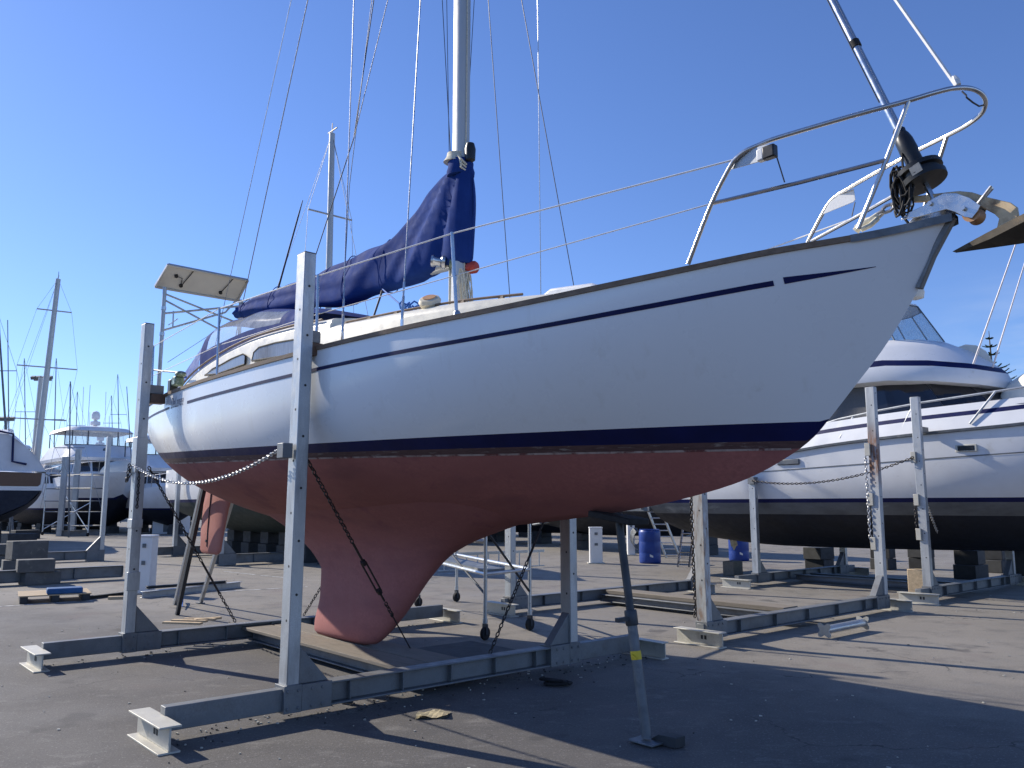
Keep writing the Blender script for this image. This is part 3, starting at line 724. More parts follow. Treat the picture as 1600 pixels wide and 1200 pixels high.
o = part(Y, 'panel_wiring', MB().tube([e1+u_*.74+w_*.25-nrm*.01, e1+u_*.78+w_*.95], .007, 5), M['rubber']); o.parent = SP_
part(Y, 'outboard_motor', MB().box((-1.75, -1.12, 3.20), (.14, .12, .12)).lathe([(.06, 0), (.07, .03), (.065, .06), (.03, .07)], (-1.66, -1.12, 3.25), (0, 0, 1), 12), M['green_corr'], bev=.02)
o = part(Y, 'motor_bracket', MB().box((-1.86, -1.14, 3.14), (.10, .1, .18)).box((-1.95, -1.12, 3.08), (.1, .06, .1)), M['black'], bev=.01)
part(Y, 'tiller_bar', MB().tube([by(231,577,-.8), by(255,580,-.8), by(283,582,-.9)], .012, 6).tube([by(231,577,-.8), by(231,568,-.8)], .014, 6), M['galv_beam'])
part(Y, 'stern_line', MB().tube([by(262,566,-.6), by(345,512,.3)], .0045, 5), M['wire'])
# anchor chain and rope on the bow, the anchor itself
part(Y, 'anchor_rope', MB().tube([by(1337,361,-.1), by(1345,352,-.1), by(1360,345,-.1), by(1372,337,-.08)], .022, 7).tube([by(1338,356,-.05), by(1350,346,-.05), by(1368,341,-.05)], .018, 7).tube([by(1345,359,-.16), by(1360,352,-.14), by(1371,342,-.1)], .016, 7), M['rope'])
part(Y, 'anchor_chain', chain_mb([by(1365,342,-.05), by(1384,328,-.03), by(1400,318,0), by(1410,311,0)], .085, .011), M['chain_bright'])
A = thing('plough_anchor', 'rusty galvanised plough anchor hanging over the bow roller', 'anchor', tuple(by(1500, 340, 0)))
shank = [(1404,311),(1413,307),(1440,306),(1480,301),(1500,299),(1520,301),(1545,309),(1580,317),(1590,324),(1592,336),(1588,348),(1572,357),(1557,367),(1559,355),(1562,342),(1555,335),(1530,322),(1512,318),(1495,313),(1470,313),(1440,316),(1412,317)]
part(A, 'shank', MB().prism([by(a, b, 0) for a, b in shank], (0, .024, 0)), M['anchor'], bev=.004)
tip = by(1488, 393, 0); kb_ = by(1600, 378, 0); rt = by(1558, 362, 0); rb_ = by(1640, 330, 0)
wl = Vector((rb_.x-.02, -.17, rb_.z-.02)); wr = Vector((rb_.x-.02, .17, rb_.z-.02))
midl = tip.lerp(wl, .45)+Vector((0, -.02, -.005)); midr = tip.lerp(wr, .45)+Vector((0, .02, -.005))
fk = MB()
dn = Vector((.02, 0, -.035))
top_ = [tip, midl, wl, rb_, wr, midr]; ridge = [rt, rb_]
vs = [tip, midl, wl, rb_+Vector((0, 0, .05)), wr, midr, rt, kb_+Vector((.06, 0, -.012)), tip+Vector((.02, 0, -.012)), midl+dn, wl+dn, wr+dn, midr+dn]
fk.add(vs, [(0, 1, 6), (0, 6, 5), (1, 2, 3, 6), (6, 3, 4, 5), (0, 8, 9, 1), (1, 9, 10, 2), (0, 5, 12, 8), (5, 4, 11, 12), (8, 7, 9), (9, 7, 10), (8, 12, 7), (12, 11, 7), (2, 10, 7, 3), (3, 7, 11, 4)])
part(A, 'fluke', fk, M['fluke'], smooth=20)
# ------------------------------------------------------------------ cradles
def make_cradle(label, Yc, xr, xf, fh, posts, mid=True, planks=None, rusty=None):
    """xr/xf: rear and front cross beam; fh: half distance between feet; posts: list of (x, y offset, height, lean)"""
    t = thing('boat_cradle', label, 'boat cradle', ((xr+xf)/2, Yc, 0), FB, 'steel boat cradles')
    for x in (xr, xf):
        ps = sorted(p[1] for p in posts if p[0] == x)
        mb = MB()
        for sg, pe in ((-1, ps[0]), (1, ps[-1])):
            a, b = Yc+sg*(abs(pe)+.06), Yc+sg*(fh-.02)
            if (b-a)*sg > .03: mb.span((x-.05, min(a, b), .07), (x+.05, max(a, b), .238))
        a, b = Yc+ps[0]+.26, Yc+ps[-1]-.26
        mb.ibeam((x, a, .062), (x, b, .062), .184, .15, .016)
        for k in range(5):
            yy = a+(b-a)*(k+.5)/5
            mb.span((x-.065, yy-.005, .079), (x+.065, yy+.005, .229))
        part(t, 'cross_beam', mb, M['galv_beam'], bev=.008)
        for sg in (-1, 1):
            y = Yc+sg*(fh+.045)
            f = part(t, 'foot', MB().ibeam((x+.03-.33, y, 0), (x+.03+.33, y, 0), .18, .15 if sg < 0 else .12, .014), M['foot'], bev=.003)
            if sg < 0:
                ink = MB()
                for k in (-1, 0): ink.span((x+.36+0, 0, 0), (x+.36, 0, 0)) if False else ink.box((x+.12+k*.05, y-.0085, .10), (.03, .003, .045))
                o = part(t, 'stencil_mark', ink, M['ink']); o.parent = f
    for (x, yo, h, lean) in posts:
        y = Yc+yo; sg = -1 if yo < 0 else 1
        m = M[rusty[(x, yo)]] if rusty and (x, yo) in rusty else M['galv']
        mb = MB(); ty = y+lean
        mb.bar((x, y, .06), (x, ty, h), .105, .145, (1, 0, 0))
        p = part(t, 'post', mb, m, bev=.006)
        g = MB()
        g.span((x-.085, y-.075, .055), (x+.085, y+.075, .262))
        ya, yb = y-sg*.076, y-sg*.34
        g.span((x-.083, min(ya, yb), .058), (x+.083, max(ya, yb), .258))
        g.prism([(x, y-sg*.05, .26), (x, y-sg*.32, .26), (x, y-sg*.05, .56)], (.10, 0, 0))
        for (dy, zz) in ((-.045, .09), (.045, .09), (-.045, .22), (.045, .22)):
            g.lathe([(.013, 0), (.013, .009), (.009, .012)], (x+.084, y+dy, zz), (1, 0, 0), 8); g.lathe([(.013, 0), (.013, .009)], (x+.082, y-sg*.21+dy, zz), (1, 0, 0), 8)
        g.tube([(x+.073, y-sg*.052, .263), (x+.073, y+sg*.052, .263)], .006, 5); g.tube([(x+.05, y-sg*.06, .27), (x+.05, y-sg*.06, .55)], .005, 5)
        o = part(t, 'post_bracket', g, M['galv_beam'], bev=.003); o.parent = p
        hm = MB()
        for k in range(7):
            zz = .75+.42*k
            if zz < h-.2: hm.lathe([(.011, -.001), (.011, .0012)], (x+.02, y-.0525+lean*zz/h, zz), (0, -1, 0), 10); hm.lathe([(.011, -.001), (.011, .0012)], (x+.0725, y+lean*zz/h, zz+.2), (1, 0, 0), 10)
        o = part(t, 'bolt_holes', hm, M['ink']); o.parent = p; o['kind'] = 'stuff'
        kp = part(t, 'post_cap', MB().span((x-.072, ty-.052, h+.001), (x+.072, ty+.052, h+.006)), M['galv_beam']); kp.parent = p
    if mid:
        for yy in (-.30, .30):
            part(t, 'keel_beam', MB().ibeam((xr+.08, Yc+yy, .05), (xf-.09, Yc+yy, .05), .115, .12, .014), M['galv_beam'], bev=.004)
    return t
posts1 = [(-1.1, -1.72, 3.74, 0), (-1.1, 1.62, 3.74, 0), (2.55, -1.60, 3.76, 0.02), (2.55, 1.52, 3.74, 0)]
C1 = make_cradle('galvanised cradle under the red-bottomed sailing yacht, nearest of the cradles', 0, -1.1, 2.55, 2.58, posts1)
def pad(t, x, y0, y1, z, h=.12):       # arm from a post to the hull with a timber pad
    sg = 1 if y1 > y0 else -1
    o = part(t, 'pad_arm', MB().span((x-.06, min(y0, y1-sg*.02), z-.0), (x+.06, max(y0, y1-sg*.02), z+.10)), M['galv_beam'], bev=.004)
    w = part(t, 'pad_block', MB().span((x-.07, min(y1-sg*.16, y1), z-.11), (x+.07, max(y1-sg*.16, y1), z-.003)), M['brown'], bev=.006); w.parent = o
pad(C1, -1.1, -1.67, -F_B(-1.1)-.015, 2.93); pad(C1, 2.55, -1.54, -F_B(2.55)+.06, 3.0)
pad(C1, -1.1, 1.57, F_B(-1.1)+.012, 2.90); pad(C1, 2.55, 1.535, F_B(2.55)+.012, 2.92)
rings = MB()
for (x, y, z) in [(2.55, -1.695, 2.06), (2.55, -1.66, 2.06)]: rings.box((x, y-.02, z), (.09, .08, .10))
part(C1, 'chain_bracket', MB().span((2.49, -1.75, 2.03), (2.60, -1.665, 2.15)), M['galv_beam'], bev=.004)
part(C1, 'chain_bracket', MB().span((-1.182, -1.78, 2.02), (-1.018, -1.66, 2.42)), M['galv'], bev=.004)
part(C1, 'chain_bracket', MB().span((-1.18, -1.78, 1.40), (-1.02, -1.66, 1.5)), M['galv'], bev=.004)
part(C1, 'chain_bracket', MB().span((-1.06, -1.79, .72), (-1.01, -1.655, .92)), M['galv'], bev=.004)

C2 = make_cradle('empty galvanised cradle between the sailing yacht and the motor cruiser, with one rusty post', 6.2, -1.12, 2.55, 2.47,
    [(-1.12, -2.30, 3.6, 0), (-1.12, 2.5, 3.6, 0), (2.55, -2.36, 3.6, -.03), (2.55, 2.29, 3.57, .06)], rusty={(2.55, -2.36): 'rust_low', (2.55, 2.29): 'rust_top'})
C3 = make_cradle('galvanised cradle carrying the white motor cruiser', 12.45, -1.15, 2.45, 2.45,
    [(-1.15, -1.70, 2.24, 0), (-1.15, 2.0, 2.3, 0), (2.45, -2.0, 3.58, 0), (2.45, 2.0, 3.58, 0)])
for t, x, y, zs in ((C2, 2.55, 8.53, (2.55, 1.75, 1.05)), (C3, 2.45, 10.45, (2.50, 1.75, 1.15))):
    for z in zs: part(t, 'chain_bracket', MB().span((x-.115, y-.09, z-.10), (x-.03, y-.055, z+.10)), M['foot'], bev=.004)
part(C3, 'pad_arm', MB().span((2.39, 10.5, 2.95), (2.51, 10.78, 3.05)), M['galv_beam'], bev=.004)
part(C3, 'chain_bracket', MB().span((-1.21, 10.64, 2.1), (-1.06, 10.80, 2.246)), M['galv_beam'], bev=.004)

# timber on the keel beams
def plank(name, label, lo, hi, m, group=None):
    return single(name, label, 'plank', MB().span(lo, hi), M[m], group=group, bev=.008)
plank('keel_plank', 'red-stained timber plank under the yacht keel, on the starboard keel beam', (-1.5, -.42, .168), (2.30, -.08, .207), 'timber', 'keel planks under the yacht')
plank('keel_plank', 'timber plank under the yacht keel, farther from the front post', (-1.35, -.06, .168), (2.36, .30, .207), 'timber', 'keel planks under the yacht')
plank('plywood_sheet', 'thin dark plywood sheet behind the front beam under the yacht', (1.45, .32, .168), (2.3, 1.1, .185), 'timber_dark')
plank('timber_beam', 'long pale timber beam lying along the empty cradle', (-1.0, 5.95, .168), (2.35, 6.32, .235), 'timber')

# ------------------------------------------------------------------ chains
def chain(label, path, m='chain', ll=.06, wr=.0065, group='chains on the boat cradles'):
    t = thing('chain', label, 'chain', tuple(min((Vector(p) for p in path), key=lambda v: v.z)), FB, group)
    part(t, 'links', chain_mb(path, ll, wr), M[m], smooth=60); return t
def turnbuckle(t, p, q):
    p = Vector(p); q = Vector(q); d = (q-p).normalized(); s = d.orthogonal().normalized()*.022
    mb = MB().tube([p+s, q+s], .009, 6).tube([p-s, q-s], .009, 6).lathe([(.026, 0), (.026, .05)], p-d*.02, d, 8).lathe([(.026, 0), (.026, .05)], q-d*.03, d, 8)
    mb.tube([p-d*.14, p], .011, 6).tube([q, q+d*.14], .011, 6)
    part(t, 'turnbuckle', mb, M['chain'])
a = bx(485, 706, 2.58); b = bx(640, 1030, 2.45)
a = Vector((2.53, -1.52, 2.06)); b = by(641, 1036, .25); b.z = max(b.z, .2)
dv = b-a
t = chain('dark tie-down chain with turnbuckle running from the near front post across the red keel', [a, a+dv*.40])
part(t, 'lower_links', chain_mb([a+dv*.72, a+dv*.80], .06, .0065), M['chain']); turnbuckle(t, a+dv*.50, a+dv*.66)
part(t, 'tie_rod', MB().tube([a+dv*.40, a+dv*.50], .012, 6), M['chain']); part(t, 'tie_rod', MB().tube([a+dv*.79, b], .007, 6), M['chain'])
a = Vector((-1.08, -1.62, 2.09)); b = by(367, 973, -.75); b = bx(368, 972, -1.08); b.z = max(b.z, .25)
dv = b-a
t = chain('dark tie-down chain from the left rear post down to the rear beam', [a, a+dv*.60])
part(t, 'lower_links', chain_mb([a+dv*.8, b], .06, .0065), M['chain']); part(t, 'tie_rod', MB().tube([a+dv*.6, a+dv*.81], .014, 6), M['chain'])
a = Vector((2.53, 1.45, 1.95)); b = bz(765, 1022, .24); dv = b-a
t = chain('dark tie-down chain slanting from the front post beyond the keel', [a+dv*.50, b]); part(t, 'tie_rod', MB().tube([a, a+dv*.5], .012, 6), M['chain'])
a = Vector((-1.08, 1.55, 1.95)); b = bz(474, 962, .2); dv = b-a
t = chain('short dark chain just visible aft of the keel', [a+dv*.3, b]); part(t, 'tie_rod', MB().tube([a, a+dv*.3], .012, 6), M['chain'])
chain('pale slack chain hanging between the two left posts across the boot stripe', catenary((2.50, -1.72, 2.11), (-1.08, -1.78, 2.10), .24, 40), 'chain_bright', .052, .006)
chain('free end of chain hanging down the left edge of the near post', [(2.462, -1.60, 2.02), (2.458, -1.60, 1.4), (2.462, -1.59, 1.0)], 'chain', .05, .006)
chain('short chain end hanging on the face of the left rear post', [(-1.02, -1.735, 2.05), (-1.02, -1.735, 1.62)], 'chain', .05, .006)
chain('loop of chain at the left side of the rear post', [(-1.17, -1.80, 2.12), (-1.18, -1.82, 1.92), (-1.17, -1.79, 1.98), (-1.16, -1.79, 2.1)], 'chain', .05, .006)
chain('chain hanging down the rusty post of the empty cradle', [(2.435, 3.80, 1.85), (2.43, 3.81, 1.0), (2.435, 3.82, .42), (2.45, 3.78, .3)], 'chain', .07, .009)
chain('chain between the two brackets of the taller stained post', [(2.435, 8.46, 2.46), (2.435, 8.45, 1.08)], 'chain_bright', .07, .009)
chain('chain between two brackets of the post beside the cruiser', [(2.34, 10.40, 1.75), (2.34, 10.40, 1.2)], 'chain', .07, .009)
chain('thin slack chain in front of the cruiser hull', catenary((2.40, 10.33, 2.5), (-1.1, 10.62, 2.17), .22, 40), 'chain', .07, .009)
chain('short chain slanting from the cruiser cradle post towards its keel block', [(2.47, 10.52, 1.75), (2.2, 11.6, 1.15)], 'chain_bright', .07, .009)

# ------------------------------------------------------------------ props
pb = bz(1011, 1158, .02); pt = Vector((4.62, -.02, 1.59)); d = (pt-pb).normalized()
S1 = thing('hull_prop', 'adjustable steel prop with yellow tape standing under the bow', 'prop', tuple(pb), FB, 'steel props under the yacht')
part(S1, 'outer_tube', MB().tube([pb+d*.02, pb+d*.82], .036, 14), M['wedge'])
part(S1, 'inner_tube', MB().tube([pb+d*.82, pt-d*.06], .030, 14), M['prop_dark'])
part(S1, 'clamp_collar', MB().lathe([(.042, 0), (.046, .01), (.046, .10), (.042, .11)], pb+d*.78, d, 14).box(pb+d*.83+Vector((0, -.09, 0)), (.03, .14, .03)), M['prop_dark'])
part(S1, 'tape', MB().lathe([(.0375, 0), (.0385, .02), (.038, .045), (.0375, .06)], pb+d*.545, d, 12).box(pb+d*.57+Vector((.02, -.045, 0)), (.05, .01, .012), Matrix.Rotation(.6, 3, 'Y')), M['yellow'])
part(S1, 'foot_plate', MB().box(pb+Vector((0, 0, .0)), (.22, .16, .014)), M['wedge'], bev=.004)
part(S1, 'head_pad', MB().box(pt+Vector((.0, 0, -.03)), (.42, .22, .05), Matrix.Rotation(.14, 3, 'Y')), M['rubber'], bev=.01)
c = bz(1040, 1163, 0)
single('timber_wedge', 'brown timber wedge at the foot of the bow prop', 'wedge', MB().prism([(c.x-.13, c.y, .003), (c.x+.13, c.y, .003), (c.x+.13, c.y, .075), (c.x-.02, c.y, .07)], (.0, .11, 0)), M['timber_dark'], bev=.005)
hs = Vector((-3.05, -.22, 1.98))
S2 = thing('hull_prop', 'pair of galvanised and dark prop legs under the stern beside the rudder', 'prop', tuple(bz(277, 955, 0)), FB, 'steel props under the yacht')
pA, pB = bz(277, 961, 0), bz(273, 945, 0)
part(S2, 'leg', MB().bar(pA, hs+Vector((.05, 0, 0)), .055, .055, (1, 0, 0)), M['prop_dark'], bev=.004, label='dark leg')
part(S2, 'leg', MB().bar(pB, hs+Vector((-.09, .02, 0)), .05, .05, (1, 0, 0)), M['galv'], bev=.004, label='galvanised leg')
part(S2, 'head_plate', MB().box(hs+Vector((-.02, 0, .03)), (.3, .12, .03), Matrix.Rotation(.4, 3, 'Y')), M['prop_dark'])
part(S2, 'rag', MB().tube([bz(282, 930, .12), bz(285, 935, .1), bz(285, 948, .05)], [.03, .02, .008], 6), M['bluerope'])
pC = bz(313, 943, 0)
S3 = thing('hull_prop', 'slim galvanised prop leg just aft of the rudder tip', 'prop', tuple(pC), FB, 'steel props under the yacht')
part(S3, 'leg', MB().bar(pC, Vector((-3.2, .35, 2.04)), .055, .055, (1, 0, 0)), M['galv'], bev=.004)
part(S3, 'foot_plate', MB().box(pC+Vector((0, 0, .01)), (.12, .12, .012)), M['galv_beam'])

# ------------------------------------------------------------------ small things on the ground
def scrap(label, px, py, L, W, ang, m='timber_pale', h=.02, z=0.0, n=1, name='timber_scrap'):
    c = gp(px, py, z); mb = MB(); r = Matrix.Rotation(ang, 3, 'Z')
    mb.box((c.x, c.y, z+h/2+.002), (L, W, h), r)
    return single(name, label, 'timber scrap', mb, M[m], frame=FW, bev=.004)
c = gp(677, 1119); mb = MB(); r = Matrix.Rotation(.1, 3, 'Z')
rows = []
for i in range(7):
    rows.append([Vector((c.x, c.y, .02+.012*math.sin(i*1.3+j*.9))) + r @ Vector(((i-3)*.042+.018*(j-2)*.5, (j-2)*.048, 0)) for j in range(5)])
mb.grid(rows); mb.grid([[v-Vector((0, 0, .018)) for v in rw] for rw in rows]); 
single('plywood_scrap', 'ragged square of weathered plywood lying in the sun', 'plywood', mb, M['ply'], frame=FW, smooth=0)
g0 = bx(268, 978, -1.1)
for k, (px, py, L, a_) in enumerate([(285, 975, .55, -.5), (296, 972, .5, -.46), (312, 970, .45, -.4), (325, 970, .35, 1.0)]):
    c = bz(px, py, .25); mb = MB().box((c.x, c.y, .262+.004*k), (L*.9, .075, .024), Matrix.Rotation(.95+a_*.6, 3, 'Z'))
    single('timber_scrap', ['longest pale batten of the pile', 'second pale batten of the pile', 'third pale batten of the pile', 'crossing pale batten of the pile'][k]+' on the rear beam of the yacht cradle', 'timber scrap', mb, M['timber_pale'], group='battens on the rear beam', bev=.003)
c = gp(868, 1071); mb = MB()
for k in range(6):
    mb.tube([(c.x+.10*math.cos(t*.8+k*.4)+.05*math.sin(k), c.y+.06*math.sin(t*.8), .02+.006*k) for t in range(8)], .014, 6, closed=True)
single('rope_coil', 'small black coil of rope on the shaded asphalt', 'rope', mb, M['rubber'], frame=FW)
c = gp(540, 1098, .0)
single('plate_bracket', 'dark steel bracket and bar lying against the near beam', 'bracket', MB().box((c.x+.02, c.y-.04, .09), (.10, .03, .17)).bar((c.x+.08, c.y-.0, .10), (c.x+1.0, c.y+.78, .10), .025, .03).bar((c.x+1.0, c.y+.80, .02), (c.x+1.0, c.y+.80, .17), .03, .09, (1, 0, 0)), M['prop_dark'], frame=FW, bev=.004)
# roller head lying by the empty cradle
q0, q1 = gp(1288, 985, .1), gp(1348, 973, .1); dd = (q1-q0).normalized()
T = thing('spare_jack', 'galvanised jack tube with cross-shaped end plates lying beside the empty cradle', 'jack', tuple(gp(1318, 985)), FW)
part(T, 'tube', MB().tube([q0, q1], .055, 14), M['alu_tube'])
def cross_plate(c, d):
    u = d.cross(Vector((0, 0, 1))).normalized(); w = Vector((0, 0, 1)); pts = []
    for j in range(24):
        a = 2*math.pi*j/24; r_ = .085+.028*math.cos(4*a+math.pi)
        pts.append(c+u*r_*math.cos(a)+w*r_*math.sin(a))
    return MB().prism(pts, d*.012)
part(T, 'end_plate', cross_plate(q0, dd), M['foot']); part(T, 'end_plate', cross_plate(q1, dd), M['foot'])
# pallet with foam, galvanised channels
pl, prr = gp(28, 944, 0), gp(142, 938, 0); ang = math.atan2((prr-pl).y, (prr-pl).x); cen = (pl+prr)/2
PF = Matrix.Translation(cen) @ Matrix.Rotation(ang, 4, 'Z')
T = thing('wooden_pallet', 'pale wooden pallet with a blue foam block on top', 'pallet', (0, .35, 0), PF)
Lp = (prr-pl).length
for k in range(7): part(T, 'deck_board', MB().span((-Lp/2, -.05+k*.14, .115), (Lp/2, .06+k*.14, .135)), M['timber_pale'], bev=.003)
for k in (-1, 0, 1): part(T, 'bearer', MB().span((k*(Lp/2-.08)-.06, -.04, .003), (k*(Lp/2-.08)+.06, .88, .114)), M['timber_dark'], bev=.003)
f0 = PF.inverted() @ gp(73, 929, .14); f1 = PF.inverted() @ gp(130, 927, .14)
single('foam_block', 'blue foam block lying on the wooden pallet', 'foam block', MB().span((f0.x, f0.y-.02, .137), (f1.x, f0.y+.3, .235)), M['foam_blue'], frame=PF, bev=.02)
def lying_beam(label, px0, py0, px1, py1, h, w, m='galv_beam', z=0):
    p, q = gp(px0, py0), gp(px1, py1)
    return single('steel_beam', label, 'beam', MB().ibeam(p+Vector((0, 0, z)), q+Vector((0, 0, z)), h, w, .012), M[m], frame=FW, group='loose steel beams', bev=.003)
lying_beam('galvanised beam lying behind the left rear post with a pale end', 222, 935, 375, 918, .12, .12, 'galv')
lying_beam('thin dark channel on top of the beam behind the left rear post', 228, 931, 352, 921, .05, .10, 'prop_dark', .125)
lying_beam('rust-brown channel lying left of the white pedestal', 135, 937, 200, 929, .06, .1, 'timber_dark')
single('timber_scrap', 'short pale offcut beside the left rear post', 'timber scrap', MB().box(gp(181, 936)+Vector((0, 0, .025)), (.25, .12, .045), Matrix.Rotation(.3, 3, 'Z')), M['timber_pale'], frame=FW, bev=.004)
def pedestal(label, px, py, w, h, d=.3):
    c = gp(px, py); T = thing('power_pedestal', label, 'power pedestal', tuple(c), FW, 'white power pedestals')
    part(T, 'cabinet', MB().span((c.x-w/2, c.y, .0), (c.x+w/2, c.y+d, h)), M['white_box'], bev=.012)
    part(T, 'lid', MB().span((c.x-w/2-.012, c.y-.012, h+.001), (c.x+w/2+.012, c.y+d, h+.035)), M['white_box'], bev=.008)
    for zz in (.55, .85): part(T, 'socket', MB().box((c.x, c.y-.012, h*zz), (w*.25, .02, h*.07)), M['wedge'], bev=.004)
    part(T, 'plinth', MB().span((c.x-w/2-.06, c.y-.06, .004), (c.x+w/2+.06, c.y+d+.06, .03)), M['foot'])
pedestal('white power pedestal behind the left rear post', 221, 929, .27, 1.06)
pedestal('white power pedestal standing beyond the port front post', 932, 881, .36, 1.0)
pedestal('small white pedestal with hoses, left of the blue drum', 987, 868, .24, 1.15)
c = gp(990, 868); hz = MB()
for k in range(7):
    hz.tube([(c.x+.05+.16*math.cos(t*.63)+.012*k, c.y-.10-.02*k, .62+.30*math.sin(t*.63)-.02*k) for t in range(10)], .014, 5, closed=True)
single('hose_coil', 'dark hoses coiled over the small white pedestal', 'hose', hz, M['wedge'], frame=FW)
def drum(label, px, py, h=.93, r=.30):
    c = gp(px, py); T = thing('plastic_drum', label, 'drum', tuple(c), FW, 'blue plastic drums')
    part(T, 'body', MB().lathe([(r*.9, 0), (r*.97, .02), (r, .06), (r, .28), (r*.985, .30), (r, .32), (r, .60), (r*.985, .62), (r, .64), (r, h-.08), (r*.96, h-.03), (r*.90, h-.005)], c, (0, 0, 1), 28), M['drum_blue'])
    part(T, 'lid', MB().lathe([(r*.93, h-.004), (r*.93, h+.02), (r*.86, h+.022), (r*.85, h+.0)], c, (0, 0, 1), 28), M['drum_blue'])
    lb = MB()
    for k in range(6):
        a0, a1 = -1.75+k*.05, -1.70+k*.05
        lb.add([(c.x+(r+.003)*math.cos(a), c.y+(r+.003)*math.sin(a), z) for a in (a0, a1) for z in (.2-.005*k, .27-.008*k)], [(0, 1, 3, 2)])
    part(T, 'label', lb, M['white_box'])
drum('blue plastic drum beside the white pedestal, left of the rusty post', 1016, 880, .95, .31); drum('blue plastic drum with a yellow cloth over it, right of the rusty post', 1155, 876, .95, .30)
c = gp(1147, 862, .55)
cloth = MB(); c0 = pd(1139, 838, 24.4)
rows = []
for i in range(6):
    rows.append([c0+Vector((.19*j/5+.02*i*.5+.06*(1-abs(j-2.5)/2.5)*0, -.02*math.sin(j*1.5), -.40*i/5*(1-.35*abs(j-2.2)/2.5)+.02*math.sin(j*2))) for j in range(6)])
cloth.grid(rows)
single('yellow_cloth', 'yellow cloth hanging over the right blue drum', 'cloth', cloth, M['ply'], frame=FW)
def rope_between(label, p, q, sag, r=.012, m='white_rope', group=None):
    return single('hanging_rope', label, 'rope', MB().tube(catenary(p, q, sag, 24), r, 6), M[m], frame=FW, group=group)
rope_between('white rope hanging in a loop beside the cruiser stern post', pd(1118, 740, 21), pd(1168, 775, 20.5), 1.0)
def ladder(label, p0, p1, w, n, m='alu_tube', side=None, r=.03):
    p0, p1 = Vector(p0), Vector(p1); d = (p1-p0)
    s = Vector(side).normalized()*w/2 if side else d.cross(Vector((0, 1, 0))).normalized()*w/2
    T = thing('ladder', label, 'ladder', tuple(p0), FW, 'aluminium ladders')
    part(T, 'rail', MB().bar(p0-s, p1-s, r*1.4, r*2.4), M[m]); part(T, 'rail', MB().bar(p0+s, p1+s, r*1.4, r*2.4), M[m])
    rg = MB()
    for k in range(n):
        c = p0+d*((k+.5)/n); rg.tube([c-s, c+s], r*.6, 6)
    part(T, 'rungs', rg, M[m])
lp = gp(685, 893); lq = gp(850, 884)
ladder('aluminium ladder lying on its side beyond the keel', lp+Vector((0, 0, .2)), lq+Vector((0, 0, .2)), .42, 10, side=(0, 0, 1))
ladder('tall aluminium ladder leaning against the dark hull behind the blue drum', gp(1052, 872), pd(1018, 785, 26), .42, 9, side=(1, -.2, 0))
ladder('short bright ladder leaning left of the rusty post', gp(1068, 886), pd(1077, 812, 23.6), .30, 5, 'steel', side=(1, -.1, 0))
# mobile scaffold under the port side
W1, W2 = gp(758, 1000), gp(828, 985); ux = (gp(652, 948)-W1)*.98; ux.z = 0
SC = thing('mobile_scaffold', 'aluminium mobile scaffold on castors standing behind the keel', 'scaffold', tuple(W1), FW)
for p, hh in ((W1, 2.3), (W2, 2.3), (W1+ux, 1.0), (W2+ux, 1.0)):
    part(SC, 'upright', MB().tube([p+Vector((0, 0, .20)), p+Vector((0, 0, hh))], .024, 10).lathe([(.032, 0), (.032, .06)], p+Vector((0, 0, .2)), (0, 0, 1), 10), M['alu_tube'])
    cs_ = part(SC, 'castor', MB().lathe([(.06, -.025), (.078, -.02), (.078, .02), (.06, .025)], p+Vector((0, 0, .08)), (.8, -.6, 0), 16), M['rubber'])
    f_ = part(SC, 'castor_fork', MB().box(p+Vector((0, 0, .13)), (.03, .09, .13), Matrix.Rotation(.6, 3, 'Z')), M['prop_dark']); f_.parent = cs_
Z = Vector((0, 0, 1))
for a_, b_, z_ in ((W1, W1+ux, .80), (W2, W2+ux, .80), (W1, W2, .80), (W1+ux, W2+ux, .8), (W1, W2, 1.6)):
    part(SC, 'ledger', MB().tube([a_+Z*z_, b_+Z*z_], .024, 8), M['alu_tube'])
part(SC, 'ledger', MB().tube([W1+Z*1.2, W1+ux*.8+Z*1.16], .03, 8), M['rust']); part(SC, 'brace', MB().tube([W1+Z*.55, W1+ux*.7+Z*1.2], .016, 8), M['prop_dark'])
part(SC, 'brace', MB().tube([W2+Z*.5, W1+Z*1.35], .016, 8), M['prop_dark']); part(SC, 'brace', MB().tube([W1+ux+Z*.5, W1+ux*.5+Z*1.35], .016, 8), M['alu_tube'])
wv_ = (W2-W1)*.42
part(SC, 'platform', MB().prism([W1+Z*.835, W1+ux+Z*.835, W1+ux+wv_+Z*.835, W1+wv_+Z*.835], Z*.03), M['wedge'])
# painted line fragments and debris
ln = MB()
def line(px0, py0, px1, py1, w=.10):
    p, q = gp(px0, py0), gp(px1, py1); d = (q-p).normalized(); s = Vector((-d.y, d.x, 0))*w/2; n = 24
    ln.grid([[p.lerp(q, i/n)+s+Z*.004, p.lerp(q, i/n)-s+Z*.004] for i in range(n+1)])
line(-300, 968, 150, 938); line(215, 932, 480, 917, .09); line(350, 893, 398, 898, .08); line(405, 899, 470, 905, .08); line(640, 900, 850, 888, .09)
single('painted_lines', 'worn white lines painted on the asphalt', 'painted line', ln, M['white_line'], base=(0, 0, 0), frame=FW, kind='structure')
sp = MB(); rr_ = random.Random(5)
for k in range(360):
    d_ = 4.5+rr_.random()**1.6*26; x_ = rr_.uniform(-.75, .75)*d_; s_ = rr_.uniform(.003, .011)*(1+.03*d_)
    pts = [(x_+s_*math.cos(a+rr_.random())*rr_.uniform(.5, 1.4), d_+s_*math.sin(a+rr_.random())*rr_.uniform(.5, 1.4), .005) for a in (0, 1.3, 2.6, 3.9, 5.2)]
    sp.prism(pts, (0, 0, .006), mi=rr_.choice([0, 0, 0, 1]))
